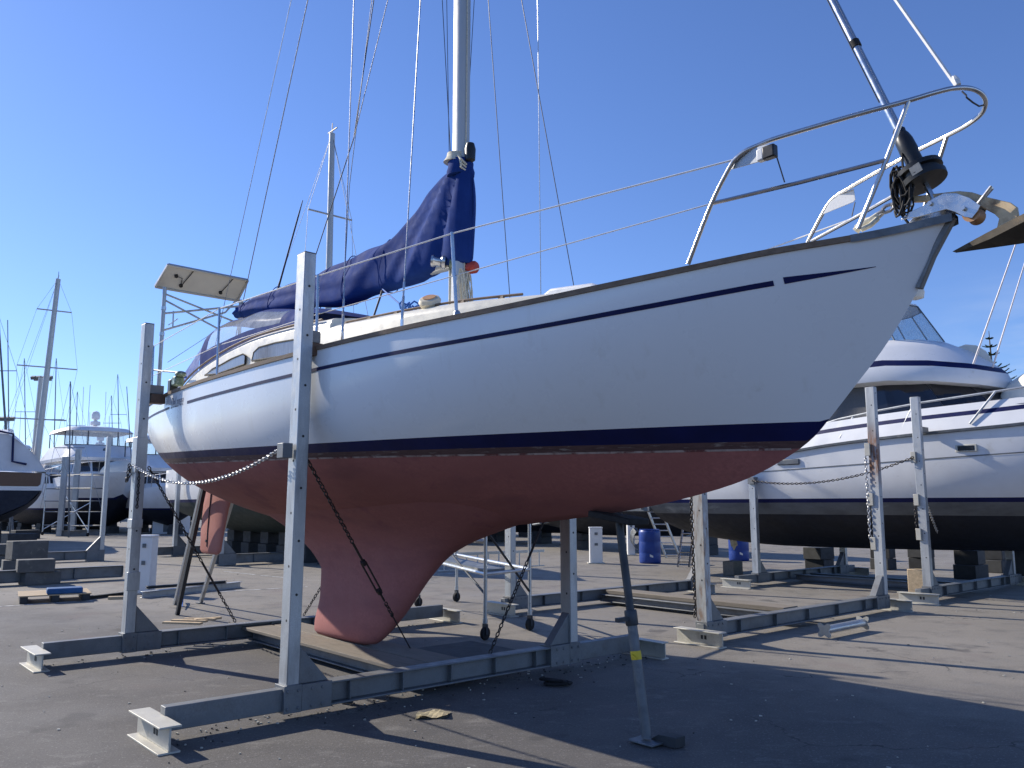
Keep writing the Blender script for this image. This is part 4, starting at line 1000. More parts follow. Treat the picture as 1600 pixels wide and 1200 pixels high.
for k in range(260):                       # crumbs that collect along the beams
    bx_ = rr_.choice([-1.1, 2.55, 2.55]); q = FB @ Vector((bx_+rr_.gauss(.0, .16), rr_.uniform(-2.6, 2.6), 0)); s_ = rr_.uniform(.004, .013)
    sp.prism([(q.x+s_*math.cos(a)*rr_.uniform(.5, 1.4), q.y+s_*math.sin(a)*rr_.uniform(.5, 1.4), .006) for a in (0, 1.3, 2.6, 3.9, 5.2)], (0, 0, .008), mi=rr_.choice([0, 1, 1]))
single('grit', 'pale paint flakes and grit scattered over the asphalt', 'grit', sp, [M['foot'], M['timber_dark']], base=(0, 0, 0), frame=FW, kind='stuff', smooth=0)
SKY_AIR, SKY_DUST, SKY_OZ, SKY_STR, SUN_STR, EXPO, SKY_TINT = 1.0, 0.15, 3.0, .112, 5.0, 0.28, (.78, .915, 1.28)
# ------------------------------------------------------------------ white motor cruiser on the third cradle
YC = 12.70
c_zk = smoothtab([(-4.3,.98),(-3.5,.86),(-1.5,.74),(4,.84),(6,1.2),(7.5,2.1),(8.6,3.5)])
c_zs = smoothtab([(-4.3,2.55),(-1,2.70),(.6,2.86),(2,2.95),(4,3.04),(8.6,3.6)])
c_b = smoothtab([(-4.3,1.72),(-2,1.86),(2,1.86),(4,1.74),(6,1.25),(7.6,.55),(8.6,.04)])
c_p = smoothtab([(-4.3,4.6),(2,4.2),(5,2.4),(8.6,1.1)])
def chy(x, z):
    u = min(1, max(0, (z-c_zk(x))/max(1e-4, c_zs(x)-c_zk(x)))); return c_b(x)*(1-(1-u)**c_p(x))*(1-.035*(1-u))
def shiftY(mb, dy): mb.v = [(v[0], v[1]+dy, v[2]) for v in mb.v]; return mb
K = lambda v: (lambda x: v)
cxs = [-4.3+i*.3 for i in range(44)]
cb_ = hull_bands(cxs, c_zk, c_zs, chy, [c_zs, K(1.79), K(1.71), K(1.47), c_zk], [10, 1, 2, 10])
CR = thing('motor_cruiser', 'white flybridge motor cruiser with navy stripes on the cradle at the right', 'motor cruiser', (1, YC, .8))
for k, (nm, m) in enumerate((('hull', 'gel_far'), ('boot_stripe', 'navy'), ('waterline_band', 'greyband'), ('bottom', 'blackhull'))):
    mb = shiftY(cb_[k], YC)
    z1, z2 = [(c_zs(-4.3), 1.79), (1.79, 1.71), (1.71, 1.47), (1.47, c_zk(-4.3))][k]
    mb.grid([[(-4.3, YC-chy(-4.3, z), z), (-4.3, YC+chy(-4.3, z), z)] for z in (z1, (z1+z2)/2, z2)])
    part(CR, nm, mb, M[m], smooth=50)
fl_ = [MB(), MB(), MB()]
for sgn in (-1, 1):
    for k, (d0, d1) in enumerate(((-.0, .24), (.24, .32), (.32, .46))):
        fl_[k].grid([[(x, YC+sgn*max(.01, c_b(x)+.03-d*.45), c_zs(x)+d) for d in (d0, (d0+d1)/2, d1)] for x in cxs])
fl_[2].grid([[(x, YC+t*max(.01, c_b(x)+.03-.46*.45), c_zs(x)+.46+.03*(1-t*t)) for t in (-1, -.5, 0, .5, 1)] for x in cxs])
part(CR, 'gunwale', fl_[0], M['gel_far']); part(CR, 'gunwale_stripe', fl_[1], M['navy']); part(CR, 'deck', fl_[2], M['gel_far'])
kn = MB()
for sgn in (-1, 1):
    kn.grid([[(x, YC+sgn*(chy(x, z)+.006), z) for z in (2.405+.037*x, 2.385+.037*x)] for x in cxs[:-8]])
    kn.grid([[(x, YC+sgn*(c_b(x)+d), c_zs(x)+z) for d, z in ((.0, -.05), (.05, -.04), (.055, .0), (.02, .01))] for x in cxs])
part(CR, 'rubbing_strake', kn, M['wedge'])
ph_ = MB(); cx_ = by(1508, 700, YC-1.86)
pt_ = part(CR, 'porthole', MB().box((cx_.x, YC-chy(cx_.x, cx_.z)-.006, cx_.z), (.36, .03, .13)), M['foot'], bev=.012)
o = part(CR, 'pane', MB().box((cx_.x, YC-chy(cx_.x, cx_.z)-.02, cx_.z), (.28, .012, .085)), M['darkglass'], bev=.005); o.parent = pt_
v_ = by(1232, 722, YC-1.86); part(CR, 'hull_vent', MB().box((v_.x, YC-chy(v_.x, v_.z)-.01, v_.z), (.5, .05, .12)), M['wedge'], bev=.02)
# house with raked windscreen
def house(mb, ring_lo, ring_hi, n=3, cap=True):
    mb.grid([[Vector(a).lerp(Vector(b), t/n) for a, b in zip(ring_lo, ring_hi)] for t in range(n+1)], closed=True)
    if cap: mb.add(ring_hi, [tuple(range(len(ring_hi)))])
    return mb
lo = [(-3.8, -1.38), (0, -1.40), (1.6, -1.36), (2.6, -1.22), (3.3, -.8), (3.62, 0), (3.3, .8), (2.6, 1.22), (1.6, 1.36), (0, 1.4), (-3.8, 1.38)]
hi = [(-4.2, -1.2), (0, -1.22), (1.4, -1.18), (2.1, -1.02), (2.6, -.65), (2.8, 0), (2.6, .65), (2.1, 1.02), (1.4, 1.18), (0, 1.22), (-4.2, 1.2)]
zlo = lambda x: c_zs(x)+.40
part(CR, 'deckhouse', house(MB(), [(x, YC+y, zlo(x)) for x, y in lo], [(x, YC+y, 4.08) for x, y in hi], 4), M['gel_far'])
def lerp2(k, t): a, b = lo[k], hi[k]; return Vector((a[0]+(b[0]-a[0])*t, YC+a[1]+(b[1]-a[1])*t, zlo(a[0])*(1-t)+4.08*t))
def pane(i, j, t0, t1, m, off=.012, s0=0, s1=1):
    a, b = lerp2(i, t0), lerp2(j, t0); c, d = lerp2(j, t1), lerp2(i, t1)
    a2, b2, c2, d2 = a.lerp(b, s0), a.lerp(b, s1), d.lerp(c, s1), d.lerp(c, s0)
    n = (b2-a2).cross(d2-a2).normalized()
    ctr = Vector((-.5, YC, 3.6))
    if n.dot(a2-ctr) < 0: n = -n
    part(CR, 'house_window', MB().prism([p+n*off for p in (a2, b2, c2, d2)], n*.012), M[m], smooth=0)
pane(0, 1, .06, .94, 'mesh', s0=.1, s1=.98); pane(1, 2, .06, .97, 'mesh', s0=.0, s1=.72); pane(1, 2, .06, .97, 'darkglass', s0=.74, s1=1); pane(2, 3, .06, .97, 'darkglass', s0=.0, s1=1)
pane(3, 4, .08, .97, 'darkglass'); pane(4, 5, .1, .97, 'darkglass'); pane(5, 6, .1, .97, 'darkglass')
# flybridge
pl0 = [(-4.4, -1.52), (-1, -1.56), (.6, -1.54), (1.6, -1.44), (2.4, -1.2), (3.0, -.8), (3.32, 0)]
pl0 = pl0+[(x, -y) for x, y in pl0[-2::-1]]
dro = lambda x: 4.06-.0*x-.15*max(0, x-1.9)
def ringf(ins, fwd, dz): return [((x-fwd*max(0, (x+.5)/3.8)), YC+y*(1-ins), dro(x)+dz) for x, y in pl0]
fb = MB()
rs_ = [ringf(.12, .2, -.02), ringf(0, 0, .0), ringf(-.01, -.03, .12), ringf(.02, .05, .30)]
for a_, b_ in zip(rs_, rs_[1:]): fb.grid([a_, b_], closed=True)
fb.add(rs_[0], [tuple(range(len(pl0)))])
FBp = part(CR, 'flybridge', fb, M['gel_far'])
part(CR, 'flybridge_stripe', MB().grid([ringf(.02, .05, .30), ringf(.035, .16, .42)], closed=True), M['navy'])
r2 = [(x-1.15*max(0, (x+.3)/3.6)**1.2, YC+y*.80, 4.93+.08*min(1, max(0, (1-x)))) for x, y in pl0]
f2_ = MB().grid([ringf(.035, .16, .42), [(Vector(a).lerp(Vector(b), .5)+Vector((0, 0, .06))) for a, b in zip(ringf(.035, .16, .42), r2)], r2], closed=True)
f2_.add(r2, [tuple(range(len(pl0)))])
part(CR, 'flybridge_coaming', f2_, M['gel_far'])
r3 = [(x-.35*max(0, (x+.5)/2.5)-.1, y*1.0-(y-YC)*.10, 5.75) for x, y, z in r2]
r2a = [(x, y, z+.002) for x, y, z in r2]
part(CR, 'flybridge_windscreen', MB().grid([r2a[1:-1], [Vector(a).lerp(Vector(b), .5) for a, b in zip(r2a, r3)][1:-1], r3[1:-1]]), M['acrylic'])
ws = MB()
for k in (1, 2, 3, 4, 6, 8, 9, 10, 11): ws.tube([r2a[k], r3[k]], .016, 6)
ws.tube(r3[1:-1], .016, 6); part(CR, 'windscreen_frame', ws, M['wedge'])
rr3 = [(x-.02, YC+(y-YC)*1.02, 5.78) for x, y, z in r3]
part(CR, 'bimini_top', MB().prism(rr3, (0, 0, .06)), M['gel_far'], bev=.02)
q = by(1430, 457, YC-.9)
part(CR, 'searchlight', MB().lathe([(.05, -.15), (.15, -.12), (.17, 0), (.14, .10), (.03, .15)], (q.x, q.y, q.z), (0, 0, 1), 16), M['tarp_cream'])
q = by(1533, 575, YC+.4)
sm = MB(); g = []
for i in range(9):
    a = math.pi*i/8; g.append([(q.x-.15+.52*math.cos(a)*(1-.1*j), q.y-.3+.15*j, 3.98+.86*math.sin(a)**.7*(1-.03*j)) for j in range(5)])
sm.grid(g); sm.add([r[0] for r in g], [tuple(range(9))]); sm.add([r[-1] for r in g], [tuple(range(9))])
part(CR, 'seat_cover', sm, M['tarp_cream'])
# rails
ry = YC-1.62
rp = [by(1270, 668, ry), by(1310, 655, ry), by(1370, 642, ry), by(1440, 629, ry), by(1520, 617, ry), by(1600, 605, ry)]; rp.append(rp[-1]+(rp[-1]-rp[-2])*1.5+Vector((0, .4, 0)))
RL = part(CR, 'bow_rail', MB().tube(rp, .02, 8), M['galv'])
for (a, b), (c, d) in (((1333,652),(1312,685)), ((1428,632),(1406,675)), ((1556,611),(1515,662))):
    o = part(CR, 'rail_post', MB().tube([by(a, b, ry), by(c, d, YC-1.84)], .02, 8), M['galv']); o.parent = RL
o = part(CR, 'lower_rail', MB().tube([by(1270, 676, ry), by(1340, 664, ry), by(1450, 647, ry), by(1600, 630, ry)], .008, 6), M['steel']); o.parent = RL
for (a, b), (c, d), yy in (((1531,540),(1600,345),YC-1.0), ((1546,590),(1600,415),YC-.2)):
    p, q = by(a, b, yy), by(c, d, yy); part(CR, 'outrigger', MB().tube([p-(q-p)*.15, p, q, q+(q-p)*1.2], [.02, .018, .013, .006], 8), M['pinkline'])
part(CR, 'swim_platform', MB().span((-5.9, YC-1.55, 1.50), (-4.31, YC+1.55, 1.62)), M['wedge'], bev=.02)
ex = by(1063, 790, YC-1.35)
part(CR, 'exhaust_pipe', MB().lathe([(.10, 0), (.125, .0), (.125, .4), (.1, .4)], (-4.25, YC-1.3, 1.66), (-.8, -.45, 0), 18), M['galv_beam'])
for (a, b) in ((1222, 805), (1503, 795)):
    q = by(a, b, YC-1.8); part(CR, 'bare_patch', MB().grid([[(q.x+.13*i+.03*math.sin(j*3+i), YC-chy(q.x+.13*i, q.z-.05*j)-.006, q.z+.06-.055*j) for j in range(4)] for i in range(4)]), M['foot'])
# covered dinghy on the foredeck
dg = MB(); q = by(1590, 612, YC)
g = []
for i in range(12):
    x = 3.05+3.2*i/11; s_ = math.sin(math.pi*(i+.35)/11.7)**.5
    g.append([(x, YC+.75*s_*math.cos(math.pi*j/12), c_zs(x)+.40+.95*s_*math.sin(math.pi*j/12)**.8+.02*math.sin(j*2+i)) for j in range(13)])
dg.grid(g); single('covered_dinghy', 'dinghy under a cream cover on the cruiser foredeck at the right edge', 'dinghy', dg, M['tarp_cream'], smooth=70)

# ------------------------------------------------------------------ keel blocks
HEAD = TH-math.pi/2
def block(label, px0, px1, py0, py1, m='block', depth=None, dz=.5, layers=1):
    d = 1.0; c = gp((px0+px1)/2, py1); d = depth or c.y; k = d/FPX
    w = (px1-px0)*k; h = (py1-py0)*k*1.01; z0 = CAMH-(py1-790)*k
    z0 = max(.0, z0); mb = MB(); x = (((px0+px1)/2)-800)*k
    for i in range(layers):
        o = .06*math.sin(i*2.4+px0); hh = h/layers
        mb.box((x+o*.5+dz*.35, d+dz*.3+o, z0+hh*(i+.5)), (dz, w*1.02, hh-.004), Matrix.Rotation(HEAD+.1*math.sin(i*3+px0), 3, 'Z'))
    return single('keel_block', label, 'keel block', mb, M[m], frame=FW, group='keel blocks', bev=.012)
block('pale timber block on end between the two cradles', 1403, 1428, 892, 930, 'timber_pale', dz=.3)
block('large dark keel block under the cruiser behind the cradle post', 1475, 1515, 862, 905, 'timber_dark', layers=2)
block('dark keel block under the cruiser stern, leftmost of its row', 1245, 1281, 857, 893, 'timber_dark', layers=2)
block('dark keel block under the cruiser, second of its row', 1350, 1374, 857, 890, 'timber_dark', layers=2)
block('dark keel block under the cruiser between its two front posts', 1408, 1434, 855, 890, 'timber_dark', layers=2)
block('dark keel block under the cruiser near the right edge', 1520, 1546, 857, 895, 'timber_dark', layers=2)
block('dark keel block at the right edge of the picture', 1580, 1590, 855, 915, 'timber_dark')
block('double keel block nearest the pallet', 33, 82, 876, 914, layers=2, dz=.45)
block('taller keel block behind the nearest double block', 11, 60, 848, 904, layers=2, dz=.5)
block('keel block at the left edge, half out of the picture', -30, 16, 852, 884, layers=2, dz=.6)
block('dark flat keel block far left, near the tarped boat', 2, 42, 835, 862, 'timber_dark', dz=.8)
block('small dark keel block between the scaffold and the tarped boat', 20, 54, 829, 842, 'timber_dark', dz=.8)

block('brown timber block beside the rusty post', 1119, 1145, 878, 899, 'timber', dz=.3)
# ------------------------------------------------------------------ left-hand cradles
def yard_cradle(label, beams, posts):
    t = thing('boat_cradle', label, 'boat cradle', (beams[0][0], beams[0][1], 0), FB, 'steel boat cradles')
    for x, y0, y1 in beams:
        mb = MB().ibeam((x, y0, .05), (x, y1, .05), .26, .16, .016); n = 4
        for k in range(n+1): yy = y0+(y1-y0)*k/n; mb.span((x-.075, yy-.006, .07), (x+.075, yy+.006, .29))
        part(t, 'cross_beam', mb, M['galv_beam'], bev=.006)
    for x, y, h, sg in posts:
        p = part(t, 'post', MB().span((x-.075, y-.06, .02), (x+.075, y+.06, h)), M['galv'], bev=.006)
        b_ = part(t, 'post_bracket', MB().span((x-.09, y-.08, .0), (x+.09, y+.08, .33)).prism([(x, y+sg*.06, .32), (x, y+sg*.42, .32), (x, y+sg*.06, .72)], (.1, 0, 0)).span((x-.085, min(y+sg*.08, y+sg*.42), .01), (x+.085, max(y+sg*.08, y+sg*.42), .315)), M['galv_beam'], bev=.004); b_.parent = p
    return t
e3 = bz(190, 905); p3 = bz(157, 876)
yard_cradle('cradle beams and one tall post at the left, behind the keel blocks', [(e3.x, e3.y-4.0, e3.y), (p3.x, p3.y-4.0, p3.y)], [(p3.x, p3.y, 3.75, -1)])
e5 = bz(272, 869); e6 = bz(344, 884)
yard_cradle('cradle with slim post seen between the stern props', [(e5.x, e5.y-.6, e5.y+4), (e6.x, e6.y-.2, e6.y+4.4)], [(e5.x, e5.y, 3.0, 1), (e6.x, e6.y, 1.55, 1)])
part_c = bz(268, 880)
for nm, px, py, top in (('slim galvanised post left of the scaffold tower', 93, 838, 716), ('slim galvanised post just behind the scaffold tower', 113, 836, 704)):
    c = gp(px, py); k = c.y/FPX
    T = thing('cradle_post', nm, 'cradle post', tuple(c), FW, 'posts beyond the scaffold')
    part(T, 'post', MB().span((c.x-.14, c.y-.1, 0), (c.x+.14, c.y+.1, (py-top)*k)), M['galv'], bev=.01); part(T, 'base_beam', MB().ibeam((c.x-.2, c.y, 0), (c.x+1.5, c.y, 0), .3, .2), M['galv_beam'])
# scaffold tower far left
s0, s1 = gp(66, 836), gp(137, 838); ex_ = Vector((.35, 1.15, 0))
T = thing('scaffold_tower', 'aluminium scaffold tower on castors in front of the flybridge yacht', 'scaffold', tuple(s0), FW)
for p in (s0, s1, s0+ex_, s1+ex_):
    part(T, 'upright', MB().tube([p+Z*.15, p+Z*3.4], .035, 6), M['alu_tube']); part(T, 'castor', MB().lathe([(.1, -.04), (.1, .04)], p+Z*.1, (1, 0, 0), 10), M['rubber'])
mb = MB()
for z in (.55, 1.3, 1.9, 2.6, 3.35):
    for a_, b_ in ((s0, s1), (s0+ex_, s1+ex_), (s0, s0+ex_), (s1, s1+ex_)): mb.tube([a_+Z*z, b_+Z*z], .028, 5)
part(T, 'ledgers', mb, M['wedge'])  # aluminium like the uprights; backlit shade is put into this darker grey
part(T, 'brace', MB().tube([s0+Z*.3, s1+Z*1.8], .024, 5), M['alu_tube']); part(T, 'brace', MB().tube([s1+Z*.3, s0+ex_+Z*2.5], .024, 5), M['alu_tube'])

# ------------------------------------------------------------------ other boats in the yard
def bg_hull(L, B, zk, zd, zw, stern=1.0, bow=.35, chine=3.6):
    zkf = smoothtab([(-L/2, zk+.35), (-L*.2, zk), (L*.2, zk+.05), (L*.40, zk+.55*(zd-zk)), (L/2, zd+bow)])
    zsf = smoothtab([(-L/2, zd-.1), (0, zd), (L/2, zd+bow+.02)])
    bf = smoothtab([(-L/2, B/2*.85*stern), (-L*.1, B/2), (L*.15, B/2*.98), (L*.38, B/2*.55), (L/2, .04)])
    pf = smoothtab([(-L/2, chine), (L*.1, chine), (L/2, 1.1)])
    def f(x, z):
        u = min(1, max(0, (z-zkf(x))/max(1e-4, zsf(x)-zkf(x)))); return bf(x)*(1-(1-u)**pf(x))
    return zkf, zsf, bf, f
def bg_parts(t, L, B, zk, zd, zw, mt='gel_far', mbt='navy', mbot='blackhull', **kw):
    zkf, zsf, bf, f = bg_hull(L, B, zk, zd, zw, **kw)
    xs = [-L/2+L*i/28 for i in range(29)]
    bands = hull_bands(xs, zkf, zsf, f, [zsf, K(zw), K(zw-.1), zkf], [8, 1, 8])
    zz = [zsf(-L/2), zw, zw-.1, zkf(-L/2)]
    for k, (nm, m) in enumerate((('hull', mt), ('boot_stripe', mbt), ('bottom', mbot))):
        bands[k].grid([[(-L/2, -f(-L/2, z), z), (-L/2, f(-L/2, z), z)] for z in (zz[k], (zz[k]+zz[k+1])/2, zz[k+1])])
        part(t, nm, bands[k], M[m], smooth=50)
    part(t, 'deck', MB().grid([[(x, s_*bf(x)*.98, zsf(x)-.01+.04*(1-s_*s_)) for s_ in (-1, -.5, 0, .5, 1)] for x in xs]), M[mt])
    return zsf, bf
def bframe(pos, ang): return Matrix.Translation(pos) @ Matrix.Rotation(ang, 4, 'Z')
HEAD = TH-math.pi/2
def blocks_under(fr, L, zk, who, n=3):
    who = who.replace('with low black bottom ', '').replace('seen through the scaffold tower', 'by the scaffold').replace('left of the scaffold tower', 'near the scaffold').replace('white flybridge boat', 'flybridge boat').replace('in the far row ', '')
    for k in range(n):
        x = -L*.3+L*.6*k/max(1, n-1)
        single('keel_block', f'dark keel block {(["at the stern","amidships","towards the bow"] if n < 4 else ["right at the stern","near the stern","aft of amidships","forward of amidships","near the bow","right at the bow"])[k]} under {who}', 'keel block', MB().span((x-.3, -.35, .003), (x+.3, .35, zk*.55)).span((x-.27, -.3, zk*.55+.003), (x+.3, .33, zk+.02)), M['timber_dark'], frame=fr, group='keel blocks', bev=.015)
def motor_yacht(label, pos, ang, L=11.5, B=4.3, zk=.75, zd=3.0, zw=2.0, fly=True, who='', mbot='blackhull', nb=3):
    fr = bframe(pos, ang); t = thing('motor_yacht', label, 'motor yacht', (0, 0, zk), fr)
    zsf, bf = bg_parts(t, L, B, zk, zd, zw, mbot=mbot)
    h = B/2
    lo = [(-L*.42, -h*.74), (0, -h*.76), (L*.12, -h*.66), (L*.20, -h*.35), (L*.22, 0)]; lo = lo+[(x, -y) for x, y in lo[-2::-1]]
    hi = [(-L*.42, -h*.66), (0, -h*.68), (L*.08, -h*.58), (L*.135, -h*.3), (L*.145, 0)]; hi = hi+[(x, -y) for x, y in hi[-2::-1]]
    A_ = [(x, y, zsf(x)-.05) for x, y in lo]; B_ = [(x, y, zd+1.15) for x, y in hi]
    part(t, 'deckhouse', house(MB(), A_, B_, 2), M['gel_far'])
    for k in range(len(A_)-1):
        if k in (0, len(A_)-2) or True:
            a, b, c, d = Vector(A_[k]), Vector(A_[k+1]), Vector(B_[k+1]), Vector(B_[k])
            p = [a.lerp(d, .38).lerp(b.lerp(c, .38), .06), a.lerp(d, .38).lerp(b.lerp(c, .38), .94), a.lerp(d, .92).lerp(b.lerp(c, .92), .94), a.lerp(d, .92).lerp(b.lerp(c, .92), .06)]
            n = (p[1]-p[0]).cross(p[3]-p[0]).normalized(); n = n if n.dot(p[0]-Vector((-1, 0, zd))) > 0 else -n
            part(t, 'house_window', MB().prism([q+n*.02 for q in p], n*.02), M['darkglass'], smooth=0)
    if fly:
        f0 = [(x*.98+.45*max(0, x/(L*.145)), y*1.16, zd+1.17) for x, y in hi]; f1 = [(x*1.0+.5*max(0, x/(L*.145)), y*1.2, zd+1.36) for x, y in hi]
        f2 = [(x*.75-.5*max(0, x/(L*.145)), y*1.05, zd+2.2) for x, y in hi]
        part(t, 'flybridge', house(MB(), f0, f1, 1, False).grid([f1, f2], closed=True), M['gel_far'])
        part(t, 'flybridge_floor', MB().add(f0, [tuple(range(len(f0)))]), M['gel_far'])
        top = [(x*1.0-.9, y*1.0, zd+3.25) for x, y in f2_xy(f2)]
        part(t, 'clear_curtain', MB().grid([f2[1:-1], [(x-.05, y, zd+3.2) for x, y, z in f2][1:-1]]), M['vinyl'])
        for k in (0, 1, 2, 3, 5, 6, 7, 8): part(t, 'canopy_post', MB().tube([f2[k], (f2[k][0]-.05, f2[k][1], zd+3.2)], .035, 5), M['wire_dark'])
        part(t, 'canopy_rail', MB().tube(f2[1:-1], .03, 5), M['wire_dark'])
        r0 = [(x+.05, y*1.05, zd+3.1) for x, y, z in f2]; r1 = [(x-.15, y*.92, zd+3.36) for x, y, z in f2]; r2_ = [(x*.7-.5, y*.5, zd+3.46) for x, y, z in f2]
        part(t, 'canopy', house(MB().grid([r0, r1], closed=True), r1, r2_, 1), M['gel_far'])
        dm = (-1.2, 0, zd+3.45)
        part(t, 'radar_dome', MB().lathe([(.12, 0), (.13, .15), (.3, .18), (.32, .3), (.3, .42), (.12, .46), (.12, .55), (.25, .6), (.27, .85), (.2, 1.05), (.05, 1.13)], dm, (0, 0, 1), 18), M['gel_far'])
        part(t, 'antenna', MB().tube([(-1.5, .7, zd+3.4), (-1.9, .7, zd+6.0)], .018, 5).tube([(-1.5, -.7, zd+3.4), (-1.9, -.7, zd+6.2)], .018, 5), M['gel_far'])
        em = MB().lathe([(.16, 0), (.15, .02)], (f2[4][0]*.6+f1[4][0]*.4+.03, .0, zd+1.86), (1, 0, .55), 16); part(t, 'emblem', em, M['wedge'])
    rl = []
    for i in range(15):
        x = -L*.1+(L*.58)*i/14; rl.append((x, -max(.03, bf(min(x, L/2))-.1), zsf(min(x, L/2))+.7))
    full = rl+[(x, -y, z) for x, y, z in rl[::-1]]
    R_ = part(t, 'bow_rail', MB().tube(full, .022, 5), M['steel'])
    mb = MB()
    for x, y, z in full[::3]: mb.tube([(x, y, z), (x-.1, y, z-.72)], .018, 5)
    o = part(t, 'rail_posts', mb, M['steel']); o.parent = R_
    if nb: blocks_under(fr, L, zk+.1, who, nb)
    return t, fr
def f2_xy(f2): return [(x, y) for x, y, z in f2]
c = pd(192, 800, 49); bowdir = Vector((math.cos(HEAD), math.sin(HEAD), 0))
my, fr = motor_yacht('white flybridge yacht with canopy and radar domes, bow on, behind the left rear post', Vector((c.x, c.y, 0))-bowdir*6.0, HEAD, 13.5, 5.6, .30, 3.25, 2.1, True, 'the bow-on flybridge yacht')
tn = MB(); g = []
for i in range(9):
    x = 2.4+2.6*i/8; s_ = math.sin(math.pi*(i+.4)/8.8)**.6
    g.append([(x, .5+1.3*s_*math.cos(math.pi*j/10), 3.4+1.0*s_*math.sin(math.pi*j/10)**.8) for j in range(11)])
single('covered_tender', 'cream covered tender on the foredeck of the bow-on flybridge yacht', 'tender', tn.grid(g), M['tarp_cream'], frame=fr, smooth=70)
# boat with the brown transom
fr = bframe(Vector((pd(8, 800, 33).x, 33, 0))-bowdir*6.0, HEAD+math.pi)
fr = bframe(Vector((pd(-6, 800, 33).x, 33, 0))+Vector((-.545, .839, 0))*6.0, R(123))
t = thing('wooden_ketch', 'dark-hulled boat with a brown lettered transom under white shrink wrap, at the left edge', 'ketch', (0, 0, .8), fr)
zsf, bf = bg_parts(t, 12, 3.7, .85, 3.05, 2.35, mbt='gel_far', stern=1.0, bow=.4, chine=3.0)
w = bf(-6)*.93
tr_ = MB().prism([(-6.02, -w, 2.95), (-6.02, w, 2.95), (-6.02, w*.985, 2.5), (-6.02, w*.93, 2.42), (-6.02, -w*.93, 2.42), (-6.02, -w*.985, 2.5)], (.03, 0, 0))
TP = part(t, 'transom_panel', tr_, M['brown'], bev=.02)
g = []
for i in range(10):
    x = -5.9+8*i/9; hh = 1.95*(.70+.30*math.sin(math.pi*min(1, (i+1.5)/8)))
    g.append([(x+.06*math.sin(3*j), (bf(x)+.03)*(1-a) if j < 5 else -(bf(x)+.03)*(1-a), 3.0+hh*(1-abs(j-4.5)/4.5)**.75+.05*math.sin(i*2+j)) for j, a in [(j, 1-abs(j-4.5)/4.5 if True else 0) for j in range(10)]])
tp = MB().grid(g); tp.add(g[0], [tuple(range(10))])
part(t, 'shrink_wrap', tp, M['tarp'], smooth=30)
part(t, 'tie_strap', MB().tube([(-5.93, .2, 4.6), (-5.97, -.35, 4.5), (-5.99, -.4, 3.4), (-5.98, -.9, 3.3)], .05, 5), M['navy'])
part(t, 'rudder', MB().prism([(-6.0, 0, 2.2), (-6.1, 0, 1.0), (-5.3, 0, .95), (-4.3, 0, 2.2)], (0, .12, 0)), M['blackhull'])
blocks_under(fr, 12, .9, 'the boat with the brown transom', 3)
def mast_on(t, base, top, r, spread, stays, fr):
    inv = fr.inverted(); b, tp_ = inv @ Vector(base), inv @ Vector(top)
    part(t, 'mast', MB().tube([b, tp_], [r, r*.75], 10), M['alu'])
    side = Vector((0, 1, 0)); mb = MB()
    for f_, w in spread:
        c = b.lerp(tp_, f_); part(t, 'spreader', MB().tube([c-side*w, c+side*w], .03, 6), M['alu'])
    for x, y, z in stays:
        e = Vector((x, y, z)); pts = [tp_]
        mb.tube([tp_, e], .007, 4)
    for sg in (-1, 1):
        pts = [b+side*sg*1.3]+[b.lerp(tp_, f_)+side*sg*w for f_, w in spread]+[tp_]; mb.tube(pts, .007, 4); mb.tube([b+side*sg*1.25, b.lerp(tp_, spread[0][0])], .007, 4)
    part(t, 'rigging', mb, M['wedge'])
    part(t, 'masthead', MB().tube([tp_, tp_+Vector((0, 0, .35))], .015, 4).bar(tp_+Vector((-.25, 0, .1)), tp_+Vector((.3, 0, .1)), .03, .03), M['wire_dark'])
mast_on(t, pd(55, 735, 37), pd(91, 436, 37), .14, [(.26, 1.0), (.53, 1.2), (.83, .7)], [(-5.8, .3, 3.5), (5.5, 0, 3.5)], fr)
part(t, 'mizzen_mast', MB().tube([fr.inverted() @ pd(51, 735, 37.5), fr.inverted() @ pd(64, 590, 37.5)], [.12, .1], 8), M['alu'])
# sailing yacht behind the stern, on the next row of cradles
XM = by(518, 400, 7.2).x
fr = FB @ Matrix.Translation(Vector((XM-2.6, 7.2, 0)))
t = thing('moored_yacht', 'white sailing yacht with dark green bottom mostly hidden behind the red-bottomed yacht', 'sailing yacht', (0, 0, 1.0), fr)
t.name = 'sailing_yacht'; BASE[t.name] = Vector((0, 0, 1.0))
bg_parts(t, 12.5, 4.0, .74, 3.0, 1.85, mbot='greenhull', stern=.92, chine=5.0)
bd = by(517, 560, 7.2)
mast_on(t, FB @ Vector((XM, 7.2, 3.0)), pd(519, 209, (FB @ Vector((XM, 7.2, 0))).y), .12, [(.40, .9), (.74, .75)], [(-6, 0, 3), (6.2, 0, 3.4)], fr)
part(t, 'boom', MB().tube([(1.0, 0, 4.4), (-4, 0, 4.3)], .08, 8), M['alu'])
blocks_under(fr, 11, .82, 'the green-bottomed sailing yacht', 6)
for dx in (-1.6, 1.2, 3.4):
    pass
